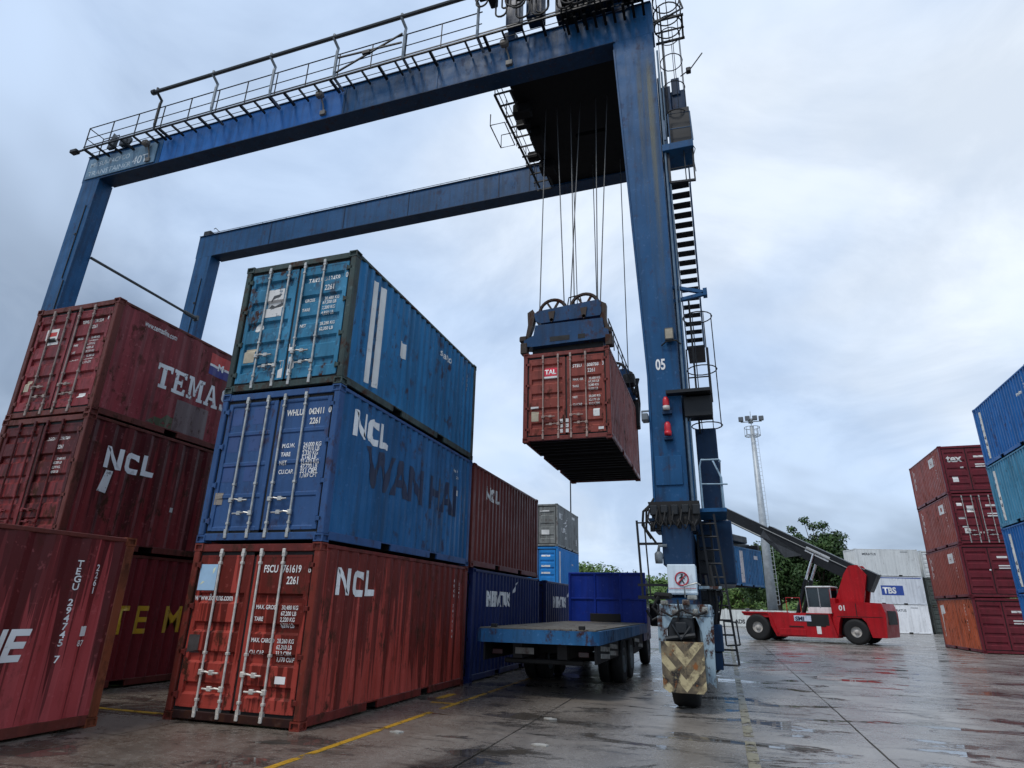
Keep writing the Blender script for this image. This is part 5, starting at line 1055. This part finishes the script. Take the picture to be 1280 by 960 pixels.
# long axis of the carried container lies across the machine
axis = lf_ @ Vector((0, -1, 0)); yw = math.atan2(axis.y, axis.x)-math.pi/2
rightv = Vector((math.cos(yw), math.sin(yw), 0)); cor = ctr-axis*CL/2+rightv*CW/2; cor.z = 3.30
c_rs = pal('paint_weathered_teal', '#2c6c9a', rust=.3, streak=.5, fade=.5)
q = Container('weathered blue container with a white strip, gripped by the reach stacker', cor, c_rs, None, yaw=yw, side='right', folds=21, depth=.036, barsr=False); q.plate(2.15, 2.75, .25, 2.35, WHITE, 'right', 'strip'); q.plate(4.6, 5.3, 1.9, 2.15, WHITE, 'right')

# ================================================================ boundary wall, mast, pole, car
BWALL = paint('wall_whitewash', '#c9ccc8', rust=.15, streak=.5, fade=.3)
wl = thing('boundary_wall', 'long low whitewashed boundary wall behind the reach stacker', 'wall', (0, 74, 0))
for k in range(18):
    xa = -42+k*4.0; MB().box(xa+.02, xa+3.98, -.1, .1, 0, 1.85, .01).build('wall_panel', BWALL, wl); MB().box(xa-.14, xa+.14, -.16, .16, 0, 1.95, .02).build('wall_post', BWALL, wl)
MB().box(-42, 30, -.14, .14, 1.955, 2.0).build('wall_coping', plain('coping_dark', '#34322e', .6), wl)
put('lettering', conform(font_poly('ADS', .04), .6, 0, 0, [], [], lambda u, v, l: (6.9+u, -.105, .35+v)), INK, wl)
ms = thing('floodlight_mast', 'tall pale floodlight mast with ladder rising behind the reach stacker', 'light mast', (11.34, 75.2, 0))
MASTM = plain('mast_galvanised', '#b4babd', .5, .3, .25, 2)
mm = MB().tube([(0, 0, 0), (0, 0, 12), (0, 0, 24.6)], .62, 14, .26); mm.build('pole', MASTM, ms, True)
ml = MB(); ladder(ml, (.62, -.3, 2.5), (.34, -.1, 24.2), .4, .5); ml.build('ladder', MASTM, ms)
pf = MB()
for z in (23.3, 24.4): pf.ring((0, 0, z), .95, .045, 'z', 18)
for k in range(8): t = k*math.pi/4; pf.tube([(.95*math.cos(t), .95*math.sin(t), 23.3), (.95*math.cos(t), .95*math.sin(t), 24.4)], .035, 5).bar((0, 0, 23.3), (.95*math.cos(t), .95*math.sin(t), 23.3), .06)
pf.build('platform', MASTM, ms); MB().bar((-1.3, 0, 25.2), (1.3, 0, 25.2), .1).bar((0, -1.1, 25.2), (0, 1.1, 25.2), .1).tube([(0, 0, 24.6), (0, 0, 26.6)], .04).build('crossarm', MASTM, ms)
for x, y in ((-1.25, -.2), (-.45, -.5), (.45, -.5), (1.25, -.2), (0, .9)): MB().box(x-.3, x+.3, y-.2, y+.2, 25.25, 25.85, .05).build('floodlight', plain('lamp_head', '#5c6166', .4), ms); 
pp = thing('flag_pole', 'thin dark pole rising behind the grey far container', 'pole', (-4.55, 37.5, 0)); MB().tube([(0, 0, 0), (0, 0, 13.5)], .07, 8, .04).build('shaft', PIPED, pp); MB().lathe([(0, 0), (.1, .05), (.1, .15), (0, .2)], (0, 0, 13.45), 'z', 8).build('finial', PIPED, pp)
cr = thing('parked_car', 'white car behind the boundary wall', 'car', (4.2, 79.5, 0)); CWM = plain('car_white', '#d9dcdd', .25)
MB().prism([(-2.2, .35), (2.2, .35), (2.2, .95), (1.3, 1.05), (.75, 1.62), (-.85, 1.66), (-1.7, 1.1), (-2.2, 1.0)], -.85, .85, 'y').build('body', CWM, cr)
MB().prism([(1.15, 1.08), (.68, 1.55), (-.8, 1.58), (-1.5, 1.1)], -.86, .86, 'y').build('window', plain('dark_glass', '#10151a', .08), cr)
for x in (-1.4, 1.4):
    for y in (-.78, .78): MB().lathe([(0, -.1), (.2, -.1), (.33, -.08), (.33, .08), (.2, .1), (0, .1)], (x, y, .33), 'y', 18).build('wheel', TYRE, cr)

# ================================================================ hill, trees
def hill_h(x, y):
    t = max(0, min(1, (y-105)/75)); return t*t*(3-2*t)*(8.2+2.2*math.sin(x*.021+3.6)+1.4*math.sin(x*.052+y*.02)+.8*math.sin(x*.13))
hm = MB(); V = []; F = []; nx, ny = 60, 22
for j in range(ny):
    for i in range(nx):
        x = -230+i*10; y = 98+j*10; V.append((x, y, hill_h(x, y)-.3))
        if i and j: a = j*nx+i; F.append((a-nx-1, a-nx, a, a-1))
hm.add(V, F); gh = G('hill_soil'); Pn = gh.pos(); HILLM = gh.done(gh.mix(gh.ramp(gh.noise(Pn, .12, 6, .6), .4, .6), lin('#4f5d34'), lin('#6e6a4a')), .9)
hh = put('hill', hm.mesh('hill'), HILLM); hh['kind'] = 'structure'
def leafmat(name, a, b, c):
    g = G(name); P = g.pos(); n = g.noise(P, .35, 4, .6); n2 = g.noise(P, 3.5, 2, .5)
    col = g.mix(g.ramp(n, .38, .62), lin(a), lin(b)); col = g.mix(g.math('MULTIPLY', g.ramp(n2, .5, .7), .6), col, lin(c)); g.done(col, .6, 0, .3)
    return g.m
LF1 = leafmat('leaf_dark', '#24391e', '#395229', '#566b35'); LF2 = leafmat('leaf_hill', '#3f5a2b', '#5c7a3c', '#7f8a4a')
def clump(m_, c, r, n, ls, rnd):
    for _ in range(n):
        d = Vector((rnd.gauss(0, 1), rnd.gauss(0, 1), rnd.gauss(0, 1))).normalized()*r*(rnd.random()**.4); d.z *= .8; p = Vector(c)+d
        nrm = (d.normalized()+Vector((rnd.uniform(-.8, .8), rnd.uniform(-.8, .8), rnd.uniform(-.2, .9)))).normalized(); a = nrm.orthogonal().normalized(); a.rotate(Matrix.Rotation(rnd.random()*6.28, 3, nrm).to_euler()); b_ = nrm.cross(a); s = ls*rnd.uniform(.6, 1.3)
        m_.add([p-a*s*.5, p+b_*s*.28, p+a*s*.5, p-b_*s*.28], [(0, 1, 2, 3)])
def tree(label, loc, h, rx, seed, name='broadleaf_tree', leaf=None, n=46, tops=()):
    rd = random.Random(seed); t = thing(name, label, 'tree', loc); tm = MB(); tm.tube([(0, 0, -.2), (.1, .1, h*.25), (-.15, 0, h*.5), (0, .1, h*.8)], h*.035, 8, h*.008); cm = MB()
    for k in range(n):
        a = rd.random()*6.28; rr = rx*math.sqrt(rd.random()); z = h*(.28+.62*rd.random()); rr *= max(.35, 1-abs(z/h-.5)*1.15); c = Vector((rr*math.cos(a), rr*math.sin(a)*.8, z)); clump(cm, c, rd.uniform(.7, 1.5)*rx/4.5, 150, .42, rd)
        if k % 3 == 0: tm.tube([(0, 0, h*.2+rd.random()*h*.2), c*.6+Vector((0, 0, h*.12)), c], .12, 5, .03)
    for (x, z, r) in tops: clump(cm, (x, 0, z), r, 130, .38, rd); tm.tube([(x*.3, 0, h*.6), (x, 0, z-.2)], .08, 5, .03)
    tm.build('trunk', plain('bark', '#4a3d31', .85), t); put('crown', cm.mesh('crown', False), leaf or LF1, t); return t
tree('broad dark green tree behind the reach stacker boom', (18.3, 84, 0), 12.4, 5.2, 1, n=120, tops=((-2.9, 12.2, .7), (-1.2, 13.4, .75), (-.2, 12.6, .8), (1.0, 12.7, .8), (-2.3, 11.3, .8), (2.6, 11.2, .8)))
tree('dark green tree between the floodlight mast and the blue carried container', (12.9, 86, 0), 11.2, 4.6, 2, n=95)
tree('smaller dark tree half hidden behind the white container stack', (24.5, 87, 0), 9.6, 4.0, 3, n=70)
tree('low bushy tree behind the boundary wall near the parked car', (7.6, 92, 0), 5.8, 3.6, 4, n=26, leaf=LF2)
fm = MB(); rf = random.Random(9)
for k in range(1500):
    x = rf.uniform(-140, 120); y = rf.uniform(100, 185); z = hill_h(x, y)
    if hill_h(x, y-8) > z+2: continue
    r = rf.uniform(1.2, 2.8); clump(fm, (x, y, z+r*.9), r, 42, .95, rf)
fo = put('forest', fm.mesh('forest', False), LF2); fo['kind'] = 'stuff'; fo['label'] = 'green wooded hillside beyond the yard'; fo['category'] = 'forest'
# loose litter on the wet concrete
for k, (x, y) in enumerate(((3.35, .55), (1.25, .55), (2.95, 2.55))):
    m_ = MB(); rl_ = random.Random(k); pts = [(.10*math.cos(t)*rl_.uniform(.5, 1.3), .07*math.sin(t)*rl_.uniform(.5, 1.3)) for t in (i*6.28/9 for i in range(9))]; m_.prism(pts, .0, .018, 'z')
    o = m_.build('litter_scrap', plain('scrap_pale', '#a7a49c', .6)); o.location = (x, y, .001); tag(o, ('crumpled pale scrap lying by a slab joint', 'small pale scrap beside the yellow line', 'pale scrap on the wet concrete behind the truck')[k], 'litter')
